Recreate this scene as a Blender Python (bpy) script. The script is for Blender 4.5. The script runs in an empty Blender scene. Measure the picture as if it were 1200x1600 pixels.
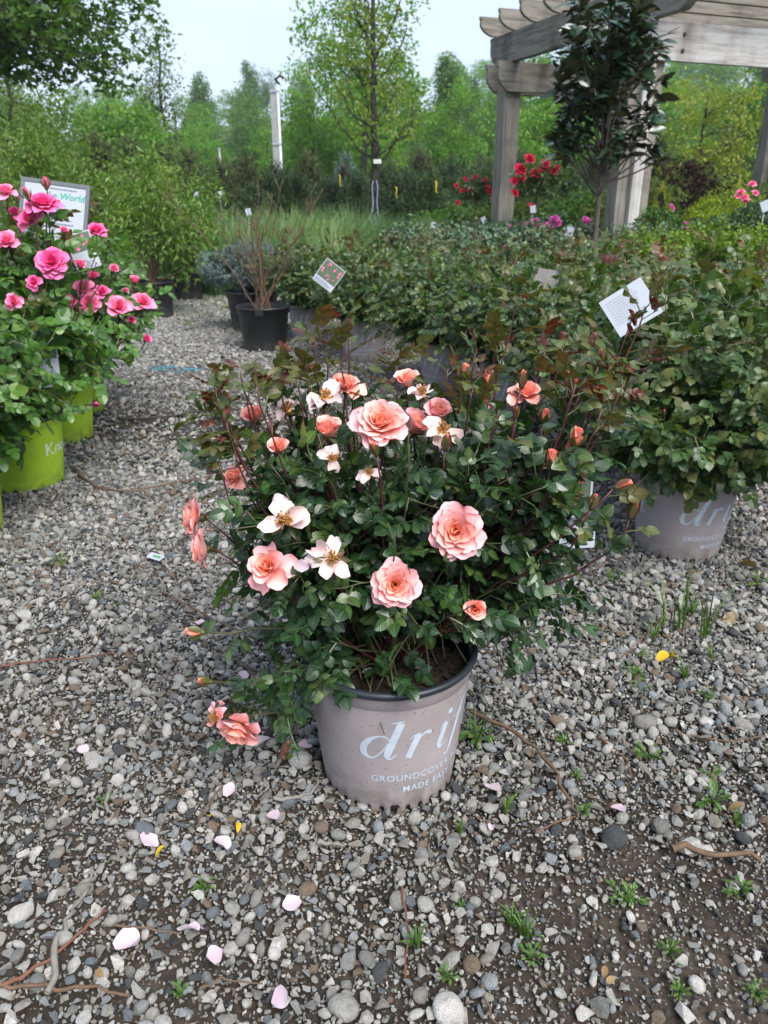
import bpy, bmesh, math, random
import numpy as np
from mathutils import Vector, Matrix

# ------------------------------------------------------------------ camera, sky, sun, exposure
SC = bpy.context.scene
COL = SC.collection
R = math.radians
rng = np.random.default_rng(11)
random.seed(11)
CAM_H, PITCH, FPX = 0.92, R(22.7), 1186.0

cd = bpy.data.cameras.new('camera')
cam = bpy.data.objects.new('camera', cd); COL.objects.link(cam)
cam.location = (0, 0, CAM_H); cam.rotation_euler = (R(90) - PITCH, 0, 0)
cd.sensor_fit = 'VERTICAL'; cd.sensor_height = 24; cd.lens = 24 * FPX / 1600
cd.clip_start = 0.02; cd.clip_end = 2000
cd.dof.use_dof = True; cd.dof.focus_distance = 1.12; cd.dof.aperture_fstop = 6.5
SC.camera = cam

SUN_DIR = Vector((0.34, -0.52, 0.78)).normalized()
w = bpy.data.worlds.new('World'); SC.world = w; w.use_nodes = True
nt = w.node_tree; nt.nodes.clear()
sky = nt.nodes.new('ShaderNodeTexSky'); sky.sky_type = 'NISHITA'; sky.sun_disc = False
sky.sun_elevation = math.asin(SUN_DIR.z); sky.sun_rotation = math.atan2(SUN_DIR.x, SUN_DIR.y)
sky.dust_density = 4.0; sky.air_density = 1.0
tc = nt.nodes.new('ShaderNodeTexCoord')
ns = nt.nodes.new('ShaderNodeTexNoise'); ns.inputs['Scale'].default_value = 2.2; ns.inputs['Detail'].default_value = 4
mpn = nt.nodes.new('ShaderNodeMapping'); mpn.inputs['Scale'].default_value = (1, 1, 3.0)
nt.links.new(tc.outputs['Generated'], mpn.inputs['Vector']); nt.links.new(mpn.outputs['Vector'], ns.inputs['Vector'])
cr = nt.nodes.new('ShaderNodeValToRGB')
cr.color_ramp.elements[0].position = 0.35; cr.color_ramp.elements[0].color = (3.25, 4.0, 5.15, 1)
cr.color_ramp.elements[1].position = 0.68; cr.color_ramp.elements[1].color = (3.95, 4.55, 5.45, 1)
nt.links.new(ns.outputs['Fac'], cr.inputs['Fac'])
mx = nt.nodes.new('ShaderNodeMix'); mx.data_type = 'RGBA'; mx.inputs['Factor'].default_value = 0.86   # cloud cover
nt.links.new(sky.outputs['Color'], mx.inputs['A']); nt.links.new(cr.outputs['Color'], mx.inputs['B'])
bg = nt.nodes.new('ShaderNodeBackground'); bg.inputs['Strength'].default_value = 0.1
wo = nt.nodes.new('ShaderNodeOutputWorld')
nt.links.new(mx.outputs['Result'], bg.inputs['Color']); nt.links.new(bg.outputs['Background'], wo.inputs['Surface'])

sl = bpy.data.lights.new('sun', 'SUN'); sl.energy = 2.7; sl.angle = R(38); sl.color = (1, 0.965, 0.91)
so = bpy.data.objects.new('sun', sl); COL.objects.link(so)
so.rotation_euler = (-SUN_DIR).to_track_quat('-Z', 'Y').to_euler(); so.location = (3, -5, 8)

vs = SC.view_settings; vs.view_transform = 'Standard'; vs.look = 'None'; vs.gamma = 1; vs.exposure = 1.3
vs.use_curve_mapping = False
SC.render.engine = 'CYCLES'
cy = SC.cycles
cy.use_denoising = True; cy.use_adaptive_sampling = True; cy.adaptive_threshold = 0.02; cy.max_bounces = 6; cy.diffuse_bounces = 4; cy.glossy_bounces = 1; cy.transmission_bounces = 2
cy.transparent_max_bounces = 6; cy.volume_bounces = 0; cy.sample_clamp_indirect = 6; cy.caustics_reflective = False; cy.caustics_refractive = False
SC.render.use_persistent_data = False

CP, SP = math.cos(PITCH), math.sin(PITCH)
def ray(px, py):
    a = (px - 600) / FPX; b = -(py - 800) / FPX
    return Vector((a, CP + b * SP, -SP + b * CP))
def at(px, py, D):
    d = ray(px, py); return Vector((0, 0, CAM_H)) + d * (D / d.y)
def gnd(px, py, z=0.0):
    d = ray(px, py); return Vector((0, 0, CAM_H)) + d * ((z - CAM_H) / d.z)

# ------------------------------------------------------------------ mesh helpers
def build(name, V, Fs, mats=(), smooth=False, attrs=None, midx=None):
    me = bpy.data.meshes.new(name)
    V = np.asarray(V, np.float32).reshape(-1, 3)
    Fs = [np.asarray(f, np.int32) for f in Fs if len(f)]
    me.vertices.add(len(V)); me.vertices.foreach_set('co', V.ravel())
    nl = sum(f.size for f in Fs); npoly = sum(len(f) for f in Fs)
    me.loops.add(nl); me.polygons.add(npoly)
    me.loops.foreach_set('vertex_index', np.concatenate([f.ravel() for f in Fs]) if Fs else np.zeros(0, np.int32))
    tot = np.concatenate([np.full(len(f), f.shape[1], np.int32) for f in Fs])
    me.polygons.foreach_set('loop_start', np.concatenate([[0], np.cumsum(tot)[:-1]]).astype(np.int32))
    if midx is not None: me.polygons.foreach_set('material_index', np.asarray(midx, np.int32))
    me.polygons.foreach_set('use_smooth', np.full(npoly, smooth, bool))
    for m in (mats if isinstance(mats, (list, tuple)) else [mats]): me.materials.append(m)
    for k, a in (attrs or {}).items():
        at_ = me.attributes.new(k, 'FLOAT', 'POINT'); at_.data.foreach_set('value', np.asarray(a, np.float32))
    me.update(calc_edges=True)
    return me

class MB:
    """collects shapes into one mesh"""
    def __init__(s): s.V = []; s.F = {}; s.n = 0; s.A = {}
    def add(s, V, F, mi=0, **attrs):
        V = np.asarray(V, float).reshape(-1, 3)
        for f in (F if isinstance(F, list) and len(F) and hasattr(F[0], 'shape') else [np.asarray(F)]):
            if len(f): s.F.setdefault(f.shape[1], []).append((f + s.n, mi))
        for k in set(s.A) | set(attrs):
            if k not in s.A: s.A[k] = [np.zeros(s.n)]
            s.A[k].append(np.broadcast_to(np.asarray(attrs.get(k, 0.0), float), (len(V),)))
        s.V.append(V); s.n += len(V)
    def mesh(s, name, mats, smooth=False):
        Fs = []; mi = []
        for k, l in s.F.items():
            Fs.append(np.concatenate([f for f, _ in l])); mi.append(np.concatenate([np.full(len(f), m) for f, m in l]))
        return build(name, np.concatenate(s.V), Fs, mats, smooth, {k: np.concatenate(a) for k, a in s.A.items()}, np.concatenate(mi))

def obj(name, me, parent=None, loc=None, mat4=None):
    o = bpy.data.objects.new(name, me); COL.objects.link(o)
    if parent is not None: o.parent = parent
    if mat4 is not None: o.matrix_local = mat4
    elif loc is not None: o.location = loc
    return o
def tag(o, label, cat, group=None):
    o['label'] = label; o['category'] = cat
    if group: o['group'] = group
    return o
def thing(name, label, cat, loc=(0, 0, 0), group=None, rz=0.0):
    o = bpy.data.objects.new(name, None); COL.objects.link(o); o.location = loc; o.rotation_euler = (0, 0, rz)
    o.empty_display_size = 0.05
    return tag(o, label, cat, group)
def dup(root, loc, rz=0.0, sc=1.0, label=None, group=None):
    r = root.copy(); COL.objects.link(r); r.location = loc; r.rotation_euler = (0, 0, rz); r.scale = (sc,) * 3 if not hasattr(sc, '__len__') else sc
    if label: r['label'] = label
    if group: r['group'] = group
    for ch in root.children:
        c = ch.copy(); COL.objects.link(c); c.parent = r
        for g in ch.children:
            d = g.copy(); COL.objects.link(d); d.parent = c
    return r

def nrm(v): return v / (np.linalg.norm(v, axis=-1, keepdims=True) + 1e-12)
def frames(d, up):
    """rotation matrices with x = d, z close to up"""
    x = nrm(d); y = nrm(np.cross(up, x)); z = np.cross(x, y)
    return np.stack([x, y, z], -1)
def scatter(T, F, P, M, S):
    T = np.asarray(T, float); n, k = len(P), len(T)
    S = np.asarray(S, float); S = S[:, None] if S.ndim == 1 else S
    V = np.einsum('nij,nkj->nki', M, T[None] * S[:, None, :]) + np.asarray(P)[:, None, :]
    off = (np.arange(n) * k)[:, None, None]
    return V.reshape(-1, 3), [(np.asarray(f)[None] + off).reshape(-1, np.asarray(f).shape[1]) for f in F]
def tube(path, rad, sides=6, cap=True):
    P = np.asarray(path, float); n = len(P); rad = np.broadcast_to(np.asarray(rad, float), (n,))
    T = nrm(np.gradient(P, axis=0)); ref = np.array([0.31, 0.17, 0.93])
    if abs(T[0] @ ref) > 0.9: ref = np.array([0.93, 0.2, 0.3])
    U = nrm(np.cross(T, ref)); W = np.cross(T, U)
    a = np.arange(sides) * 2 * np.pi / sides
    V = P[:, None] + rad[:, None, None] * (np.cos(a)[None, :, None] * U[:, None] + np.sin(a)[None, :, None] * W[:, None])
    i = np.arange(n - 1)[:, None] * sides; j = np.arange(sides)[None]; k = (j + 1) % sides
    Q = np.stack([i + j, i + k, i + sides + k, i + sides + j], -1).reshape(-1, 4)
    F = [Q]
    if cap and sides in (3, 4, 5, 6, 8): F = [Q, np.array([[*range((n - 1) * sides, n * sides)]])] if sides != 4 else [np.concatenate([Q, [[*range((n - 1) * 4, n * 4)]]])]
    return V.reshape(-1, 3), F
def bez(p0, p1, p2, p3, n):
    t = np.linspace(0, 1, n)[:, None]
    return (1-t)**3*np.asarray(p0) + 3*(1-t)**2*t*np.asarray(p1) + 3*(1-t)*t*t*np.asarray(p2) + t**3*np.asarray(p3)
def lathe(prof, seg=48):
    """prof: (r, z) pairs, outside going up or down"""
    pr = np.asarray(prof, float); n = len(pr); a = np.arange(seg) * 2 * np.pi / seg
    V = np.stack([pr[:, 0:1] * np.cos(a), pr[:, 0:1] * np.sin(a), np.repeat(pr[:, 1:2], seg, 1)], -1).reshape(-1, 3)
    i = np.arange(n - 1)[:, None] * seg; j = np.arange(seg)[None]; k = (j + 1) % seg
    return V, [np.stack([i + j, i + k, i + seg + k, i + seg + j], -1).reshape(-1, 4)]
def box(x0, x1, y0, y1, z0, z1):
    V = [(x, y, z) for z in (z0, z1) for y in (y0, y1) for x in (x0, x1)]
    return np.array(V, float), [np.array([(0,2,3,1),(4,5,7,6),(0,1,5,4),(2,6,7,3),(0,4,6,2),(1,3,7,5)])]
def rand_unit(n):
    v = rng.normal(size=(n, 3)); return nrm(v)

# ------------------------------------------------------------------ materials
class NT:
    def __init__(s, name):
        s.m = bpy.data.materials.new(name); s.m.use_nodes = True; s.t = s.m.node_tree; s.t.nodes.clear()
    def __call__(s, typ, inp=None, **kw):
        n = s.t.nodes.new('ShaderNode' + typ)
        for k, v in kw.items(): setattr(n, k, v)
        for k, v in (inp or {}).items():
            so = n.inputs[k]
            if isinstance(v, bpy.types.NodeSocket): s.t.links.new(v, so)
            else:
                if hasattr(v, '__len__') and len(v) == 3 and so.type == 'RGBA': v = (*v, 1)
                so.default_value = v
        return n
    def mix(s, f, a, b, blend='MIX'):
        n = s('Mix', data_type='RGBA', blend_type=blend)
        for k, v in (('Factor', f), ('A', a), ('B', b)):
            so = n.inputs[0 if k == 'Factor' else 6 if k == 'A' else 7]
            if isinstance(v, bpy.types.NodeSocket): s.t.links.new(v, so)
            else: so.default_value = (*v, 1) if hasattr(v, '__len__') and len(v) == 3 else v
        return n.outputs[2]
    def math(s, op, a, b=0.0, c=None):
        n = s('Math', {0: a, 1: b}, operation=op)
        if c is not None: n.inputs[2].default_value = c
        return n.outputs[0]
    def ramp(s, f, stops, interp='LINEAR'):
        n = s('ValToRGB', {'Fac': f}); e = n.color_ramp; e.interpolation = interp
        while len(e.elements) < len(stops): e.elements.new(0.5)
        for el, (p, c) in zip(e.elements, stops): el.position = p; el.color = (*c, 1) if len(c) == 3 else c
        return n.outputs['Color']
    def noise(s, scale, detail=3, vec=None, rough=0.5, out='Fac'):
        i = {'Scale': scale, 'Detail': detail, 'Roughness': rough}
        if vec is not None: i['Vector'] = vec
        return s('TexNoise', i).outputs[out]
    def objco(s, scale=None):
        v = s('TexCoord').outputs['Object']
        if scale: v = s('Mapping', {'Vector': v, 'Scale': scale}).outputs[0]
        return v
    def bump(s, h, strength=0.5, dist=0.002): return s('Bump', {'Height': h, 'Strength': strength, 'Distance': dist}).outputs[0]
    def attr(s, name): return s('Attribute', attribute_name=name).outputs['Fac']
    def out(s, sh):
        s('OutputMaterial', {'Surface': sh}); return s.m
    def pbr(s, base, rough=0.5, normal=None, spec=0.5, metal=0.0, **kw):
        i = {'Base Color': base, 'Roughness': rough, 'Specular IOR Level': spec, 'Metallic': metal, **kw}
        if normal is not None: i['Normal'] = normal
        return s('BsdfPrincipled', i).outputs[0]

def leaf_mat(name, cols, rough=0.42, trans=0.25, spec=0.5, back=(1.15, 1.2, 1.1), veins=False):
    n = NT(name)
    f = n.math('FRACT', n.math('ADD', n.attr('rnd'), n('ObjectInfo').outputs['Random']))
    c = n.ramp(f, [(i / max(1, len(cols) - 1), k) for i, k in enumerate(cols)])
    v = n.noise(9.0, 2, n.objco()); c = n.mix(0.35, c, n.ramp(v, [(0.3, (0.45, 0.45, 0.45)), (0.75, (1, 1, 1))]), 'MULTIPLY')
    nor = None
    if veins:
        u = n.math('ABSOLUTE', n.attr('lu')); l = n.attr('lv')
        mid = n.math('LESS_THAN', u, 0.07)
        c = n.mix(n.math('MULTIPLY', mid, 0.35), c, (0.16, 0.22, 0.09))
        wv = n.math('SINE', n.math('MULTIPLY', n.math('SUBTRACT', l, n.math('MULTIPLY', u, 0.28)), 46.0))
        nor = n.bump(wv, 0.14, 0.0005)
    geo = n('NewGeometry').outputs['Backfacing']
    c2 = n.mix(geo, c, n.mix(1.0, c, back, 'MULTIPLY'))
    p = n.pbr(c2, rough, nor, spec)
    t = n('BsdfTranslucent', {'Color': n.mix(1.0, c2, (1.5, 1.6, 0.6), 'MULTIPLY')}).outputs[0]
    return n.out(n('MixShader', {0: trans, 1: p, 2: t}).outputs[0])
def petal_mat(name, core, mid, edge, trans=0.3, rim=None):
    """core colour near the petal foot and the flower's heart, edge colour at the outer tips"""
    n = NT(name)
    pv, pr = n.attr('pv'), n.attr('pr')
    f = n.math('ADD', n.math('MULTIPLY', pv, 0.42), n.math('MULTIPLY', pr, 0.60))
    f = n.math('ADD', f, n.math('MULTIPLY', n.math('SUBTRACT', n('ObjectInfo').outputs['Random'], 0.5), 0.16))
    c = n.ramp(f, [(0.05, core), (0.45, mid), (0.95, edge)])
    if rim: c = n.mix(n.math('MULTIPLY', n.math('GREATER_THAN', pv, 0.93), 0.5), c, rim)
    v = n.noise(160.0, 3, n.objco((1, 1, 0.3))); c = n.mix(0.18, c, n.ramp(v, [(0.3, (0.7, 0.7, 0.7)), (0.7, (1, 1, 1))]), 'MULTIPLY')
    p = n.pbr(c, 0.55, n.bump(v, 0.25, 0.0006), 0.35)
    t = n('BsdfTranslucent', {'Color': c}).outputs[0]
    return n.out(n('MixShader', {0: trans, 1: p, 2: t}).outputs[0])
def plain(name, base, rough=0.5, spec=0.5, metal=0.0, var=0.25, scale=20.0, bump=0.0, bscale=60.0):
    n = NT(name); co = n.objco()
    v = n.noise(scale, 4, co)
    c = n.mix(var, base, n.ramp(v, [(0.3, (0.35, 0.35, 0.35)), (0.7, (1.1, 1.1, 1.1))]), 'MULTIPLY')
    nor = n.bump(n.noise(bscale, 3, co), bump, 0.002) if bump else None
    return n.out(n.pbr(c, rough, nor, spec, metal))
def pot_mat(name, base, dirt=(0.10, 0.08, 0.06), rough=0.5):
    n = NT(name); co = n.objco()
    v = n.noise(14.0, 5, co); sp = n.noise(170.0, 2, co, 0.7); zz = n('SeparateXYZ', {0: co}).outputs[2]
    c = n.mix(0.35, base, n.ramp(v, [(0.3, (0.5, 0.48, 0.46)), (0.7, (1.08, 1.08, 1.08))]), 'MULTIPLY')
    spk = n.math('MULTIPLY', n.math('GREATER_THAN', sp, 0.665), 0.65)
    c = n.mix(spk, c, dirt)
    low = n.math('MULTIPLY', n('MapRange', {0: zz, 1: 0.0, 2: 0.085, 3: 1.0, 4: 0.0}).outputs[0], n('MapRange', {0: n.noise(38.0, 4, co), 1: 0.34, 2: 0.60}).outputs[0])
    c = n.mix(n.math('MULTIPLY', low, 0.75), c, dirt)
    scr = n.noise(5.0, 6, n.objco((1, 1, 9)), 0.7)
    return n.out(n.pbr(c, n.math('ADD', n.math('MULTIPLY', scr, 0.3), rough - 0.12), n.bump(n.noise(11.0, 3, co), 0.25, 0.004), 0.4))
def wood_mat(name, a, b, dark):
    n = NT(name); co = n.objco((1.2, 14, 14)); rnd = n('ObjectInfo').outputs['Random']
    co2 = n('VectorMath', {0: co, 1: n('CombineXYZ', {0: n.math('MULTIPLY', rnd, 30), 1: n.math('MULTIPLY', rnd, 17)}).outputs[0]}, operation='ADD').outputs[0]
    g = n.noise(2.2, 8, co2, 0.65); st = n.noise(1.3, 4, n.objco((2.2, 2.2, 0.9)), 0.6)
    c = n.ramp(g, [(0.3, a), (0.52, b), (0.75, tuple(x * 1.25 for x in b))])
    c = n.mix(n('MapRange', {0: st, 1: 0.5, 2: 0.75, 3: 0, 4: 0.75}).outputs[0], c, dark)
    crk = n.noise(3.5, 10, n.objco((0.6, 40, 40)), 0.6)
    c = n.mix(n('MapRange', {0: crk, 1: 0.60, 2: 0.66, 3: 0, 4: 0.6}).outputs[0], c, dark)
    return n.out(n.pbr(c, 0.8, n.bump(g, 0.5, 0.006), 0.25))

# rose foliage in three ages
M_ROSE = leaf_mat('rose_leaf_mature', [(0.012, 0.034, 0.013), (0.020, 0.056, 0.016), (0.014, 0.041, 0.017), (0.034, 0.080, 0.020), (0.060, 0.100, 0.020)], 0.31, 0.13, 0.6, (1.5, 1.45, 1.5), True)
M_ROSEB = leaf_mat('rose_leaf_bronze', [(0.055, 0.088, 0.016), (0.092, 0.092, 0.020), (0.048, 0.085, 0.018), (0.105, 0.068, 0.018)], 0.36, 0.25, 0.5, (1.3, 0.95, 1.2), True)
M_ROSER = leaf_mat('rose_leaf_new_red', [(0.095, 0.016, 0.012), (0.13, 0.028, 0.012), (0.07, 0.014, 0.012)], 0.38, 0.3, 0.5, (1.2, 0.9, 1.0), True)
M_PINKLEAF = leaf_mat('pink_rose_leaf', [(0.04, 0.11, 0.02), (0.075, 0.175, 0.025), (0.05, 0.13, 0.03), (0.12, 0.22, 0.03)], 0.36, 0.25, 0.5, (1.3, 1.3, 1.3), True)
M_DRIFTLEAF = leaf_mat('drift_rose_leaf', [(0.022, 0.054, 0.016), (0.050, 0.100, 0.026), (0.030, 0.072, 0.022), (0.115, 0.125, 0.028), (0.064, 0.122, 0.028), (0.038, 0.080, 0.022)], 0.40, 0.20, 0.5, (1.45, 1.45, 1.1), True)
M_CANE = plain('cane_green', (0.055, 0.06, 0.022), 0.5)
M_CANER = plain('cane_red', (0.072, 0.018, 0.019), 0.45)
M_CANEB = plain('cane_brown', (0.11, 0.065, 0.04), 0.65)
M_SEPAL = leaf_mat('sepal', [(0.06, 0.08, 0.02), (0.11, 0.07, 0.03)], 0.45, 0.15)
M_SEPALR = leaf_mat('sepal_red', [(0.13, 0.055, 0.04), (0.10, 0.085, 0.035)], 0.45, 0.15)
M_APR = petal_mat('apricot_petal', (0.94, 0.34, 0.11), (0.94, 0.40, 0.31), (0.94, 0.49, 0.525), 0.16)
M_APRD = petal_mat('deep_apricot_petal', (0.93, 0.28, 0.11), (0.93, 0.35, 0.25), (0.94, 0.47, 0.43), 0.14)
M_BUD = petal_mat('bud_petal', (0.90, 0.27, 0.16), (0.90, 0.27, 0.18), (0.92, 0.40, 0.34), 0.12)
M_SPENT = petal_mat('faded_petal', (0.72, 0.48, 0.20), (0.76, 0.56, 0.50), (0.78, 0.62, 0.63), 0.18)
M_FALL = petal_mat('fallen_petal', (0.48, 0.38, 0.33), (0.48, 0.355, 0.40), (0.50, 0.405, 0.47), 0.08)
M_PINK = petal_mat('hot_pink_petal', (0.82, 0.10, 0.24), (0.84, 0.065, 0.28), (0.88, 0.20, 0.44), 0.14)
M_PINKL = petal_mat('soft_pink_petal', (0.86, 0.26, 0.32), (0.86, 0.14, 0.32), (0.90, 0.30, 0.48), 0.14)
M_REDP = petal_mat('red_petal', (0.45, 0.01, 0.03), (0.62, 0.015, 0.06), (0.68, 0.03, 0.11))
M_MAGP = petal_mat('magenta_petal', (0.55, 0.06, 0.30), (0.66, 0.09, 0.40), (0.72, 0.18, 0.50))
M_STAMEN = plain('stamen', (0.62, 0.33, 0.06), 0.6)
M_ANTHER = plain('anther', (0.30, 0.13, 0.04), 0.7)
M_POT = pot_mat('taupe_pot_plastic', (0.335, 0.297, 0.303))
M_POTL = pot_mat('lime_pot_plastic', (0.36, 0.56, 0.03))
M_POTK = pot_mat('black_pot_plastic', (0.014, 0.015, 0.018), (0.08, 0.07, 0.06), 0.45)
M_RIM = plain('pot_rim_plastic', (0.018, 0.022, 0.030), 0.42, 0.5, 0, 0.3, 30)
M_PRINT = plain('pot_print', (0.48, 0.54, 0.62), 0.55, 0.4, 0, 0.22, 60)
M_PRINTW = plain('pot_print_white', (0.75, 0.80, 0.62), 0.55, 0.4, 0, 0.2, 60)
M_PAPER = plain('tag_card', (0.35, 0.375, 0.425), 0.45, 0.5, 0, 0.06, 30)
M_INK = plain('ink', (0.12, 0.14, 0.17), 0.6, 0.3, 0, 0.1)
M_TEAL = plain('teal_ink', (0.02, 0.30, 0.24), 0.6, 0.3, 0, 0.1)
M_SIGNFR = plain('sign_frame_plastic', (0.10, 0.115, 0.125), 0.45)
M_WOOD = wood_mat('weathered_wood', (0.080, 0.072, 0.063), (0.205, 0.188, 0.165), (0.034, 0.030, 0.028))
M_WOODL = wood_mat('pale_weathered_wood', (0.22, 0.20, 0.185), (0.42, 0.41, 0.40), (0.14, 0.11, 0.085))
M_BARK = plain('bark', (0.10, 0.085, 0.07), 0.85, 0.2, 0, 0.5, 25, 0.6, 50)
M_BARKD = plain('dark_bark', (0.045, 0.04, 0.036), 0.85, 0.2, 0, 0.4, 25, 0.6, 50)
# ------------------------------------------------------------------ ground
def ground_mat():
    n = NT('gravel_soil'); co = n.objco()
    y = n('SeparateXYZ', {0: co}).outputs[1]
    a = n.noise(7.0, 8, co, 0.65); b = n.noise(95.0, 6, co, 0.7)
    soil = n.ramp(n.math('ADD', n.math('MULTIPLY', a, 0.5), n.math('MULTIPLY', b, 0.5)), [(0.34, (0.012, 0.009, 0.007)), (0.5, (0.034, 0.026, 0.020)), (0.68, (0.085, 0.068, 0.053))])
    vo = n('TexVoronoi', {'Vector': co, 'Scale': 160.0, 'Randomness': 1.0})
    g1 = n.ramp(n('SeparateColor', {0: vo.outputs['Color']}).outputs[0], [(0, (0.07, 0.065, 0.06)), (0.5, (0.2, 0.19, 0.175)), (1, (0.42, 0.41, 0.38))])
    chip = n('MapRange', {0: vo.outputs['Distance'], 1: 0.20, 2: 0.30, 3: 1.0, 4: 0.0}).outputs[0]
    pick = n.math('GREATER_THAN', n('SeparateColor', {0: vo.outputs['Color']}).outputs[1], 0.62)
    near = n.mix(n.math('MULTIPLY', n.math('MULTIPLY', chip, pick), 0.8), soil, g1)
    vf = n('TexVoronoi', {'Vector': co, 'Scale': 60.0})
    far = n.ramp(n('SeparateColor', {0: vf.outputs['Color']}).outputs[0], [(0, (0.09, 0.085, 0.08)), (0.5, (0.24, 0.23, 0.21)), (1, (0.46, 0.45, 0.42))])
    c = n.mix(n('MapRange', {0: y, 1: 3.2, 2: 5.6}).outputs[0], near, far)
    gr = n.ramp(n.noise(3.0, 6, co, 0.7), [(0.35, (0.045, 0.075, 0.02)), (0.6, (0.085, 0.13, 0.035)), (0.75, (0.14, 0.14, 0.06))])
    yy = n.math('ADD', y, n.math('MULTIPLY', n.noise(1.2, 4, co), 1.6))
    c = n.mix(n('MapRange', {0: yy, 1: 7.6, 2: 8.6}).outputs[0], c, gr)
    h = n.math('ADD', n.math('MULTIPLY', b, 0.6), n.math('MULTIPLY', n.math('MULTIPLY', chip, pick), 0.5))
    return n.out(n.pbr(c, 0.9, n.bump(h, 0.7, 0.006), 0.25))
def hill_z(x, y):
    t = np.clip((y - 48) / 90, 0, 1); return t * t * (3 - 2 * t) * (10 + 3 * np.sin(x * 0.031 + 1.0)) + np.clip((x - 10) / 60, 0, 1) * t * 7
def soil_z(x, y):
    return 0.006 * np.sin(x * 9 + 1.3 * np.sin(y * 5)) * np.cos(y * 7.3 + 0.8) + 0.003 * np.sin(x * 23 + y * 17)
def grid_sheet(xs, ys, fz):
    X, Y = np.meshgrid(xs, ys); V = np.stack([X, Y, fz(X, Y)], -1).reshape(-1, 3); nx = len(xs)
    i = np.arange(len(ys) - 1)[:, None] * nx + np.arange(nx - 1)[None]
    return V, [np.stack([i, i + 1, i + nx + 1, i + nx], -1).reshape(-1, 4)]
xs = np.concatenate([np.linspace(-105, -5, 30), np.linspace(-4.9, 4.9, 130), np.linspace(5, 105, 30)])
ys = np.concatenate([np.linspace(-60, -1, 8), np.linspace(-0.8, 6, 110), np.linspace(6.3, 30, 30), np.linspace(33, 170, 34)])
V, F = grid_sheet(xs, ys, lambda X, Y: np.where((np.abs(X) < 4.8) & (Y < 6) & (Y > -.8), soil_z(X, Y), 0) + hill_z(X, Y) - 0.004)
ground = obj('ground', build('ground', V, F, ground_mat(), True)); ground['kind'] = 'structure'

# ------------------------------------------------------------------ gravel
def stone_mat():
    n = NT('gravel_stone'); rnd = n('ObjectInfo').outputs['Random']; co = n.objco()
    pal = [(0.06, 0.066, 0.072), (0.20, 0.20, 0.19), (0.28, 0.27, 0.25), (0.33, 0.32, 0.29), (0.15, 0.17, 0.19), (0.27, 0.25, 0.22), (0.42, 0.41, 0.38), (0.36, 0.35, 0.325),
           (0.30, 0.32, 0.335), (0.50, 0.49, 0.46), (0.46, 0.45, 0.43), (0.20, 0.15, 0.11), (0.42, 0.41, 0.39), (0.27, 0.28, 0.27), (0.58, 0.56, 0.53)]
    c = n.ramp(rnd, [(i / len(pal), p) for i, p in enumerate(pal)], 'CONSTANT')
    r2 = n.math('FRACT', n.math('MULTIPLY', rnd, 37.7))
    off = n('CombineXYZ', {0: n.math('MULTIPLY', r2, 40.0), 1: n.math('MULTIPLY', rnd, 25.0)}).outputs[0]
    v = n('VectorMath', {0: co, 1: off}, operation='ADD').outputs[0]
    a = n.noise(1.6, 6, v, 0.7); s = n.noise(9.0, 4, v, 0.75)
    c = n.mix(0.75, c, n.ramp(a, [(0.28, (0.55, 0.53, 0.5)), (0.72, (1.2, 1.2, 1.2))]), 'MULTIPLY')
    c = n.mix(0.5, c, n.ramp(s, [(0.3, (0.5, 0.5, 0.5)), (0.7, (1.3, 1.3, 1.3))]), 'MULTIPLY')
    z = n('SeparateXYZ', {0: n('NewGeometry').outputs['Normal']}).outputs[2]
    dst = n.math('MULTIPLY', n('MapRange', {0: n.noise(2.2, 5, v, 0.7), 1: 0.5, 2: 0.75}).outputs[0], 0.28)
    c = n.mix(dst, c, (0.14, 0.115, 0.09))
    return n.out(n.pbr(c, n.math('ADD', 0.55, n.math('MULTIPLY', r2, 0.35)), n.bump(n.math('ADD', a, n.math('MULTIPLY', s, 0.5)), 0.6, 0.12), 0.4))
M_STONE = stone_mat()
def hull_stone(seed, npts, squash):
    r = np.random.default_rng(seed); p = nrm(r.normal(size=(npts, 3))) * r.uniform(0.82, 1.0, (npts, 1))
    bm = bmesh.new()
    for q in p: bm.verts.new(q)
    res = bmesh.ops.convex_hull(bm, input=bm.verts)
    bmesh.ops.delete(bm, geom=[v for v in bm.verts if not v.link_faces], context='VERTS')
    bmesh.ops.bevel(bm, geom=list(bm.edges), offset=0.05, segments=1, affect='EDGES', clamp_overlap=True) if npts < 13 else None
    for v in bm.verts: v.co = Vector((v.co.x * squash[0], v.co.y * squash[1], v.co.z * squash[2]))
    me = bpy.data.meshes.new('stone'); bm.to_mesh(me); bm.free(); me.materials.append(M_STONE); return me
def round_stone(seed, squash, sub=2, rough=0.10):
    r = np.random.default_rng(seed); bm = bmesh.new(); bmesh.ops.create_icosphere(bm, subdivisions=sub, radius=1)
    k = nrm(r.normal(size=(6, 3))); ph = r.uniform(0, 6, 6); cut = nrm(r.normal(size=(5, 3))); lv = r.uniform(0.72, 0.92, 5)
    for v in bm.verts:
        p = np.array(v.co); d = 1 + rough * np.sum(np.sin(k @ p * 2.6 + ph)) / 2.2
        p = p * d
        for c, l in zip(cut, lv):
            e = p @ c - l
            if e > 0: p = p - c * e * 0.8
        v.co = Vector(p * np.array(squash))
    for f in bm.faces: f.smooth = True
    me = bpy.data.meshes.new('stone'); bm.to_mesh(me); bm.free(); me.materials.append(M_STONE); return me
pcol = bpy.data.collections.new('gravel_pieces')
NPROTO = 0
for i in range(12):
    o = bpy.data.objects.new(f'gravel_piece_{i:02d}', hull_stone(50 + i, 8 + i % 4, (1.0, 0.62 + 0.07 * (i % 5), 0.42 + 0.06 * (i % 4)))); pcol.objects.link(o); NPROTO += 1
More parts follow.
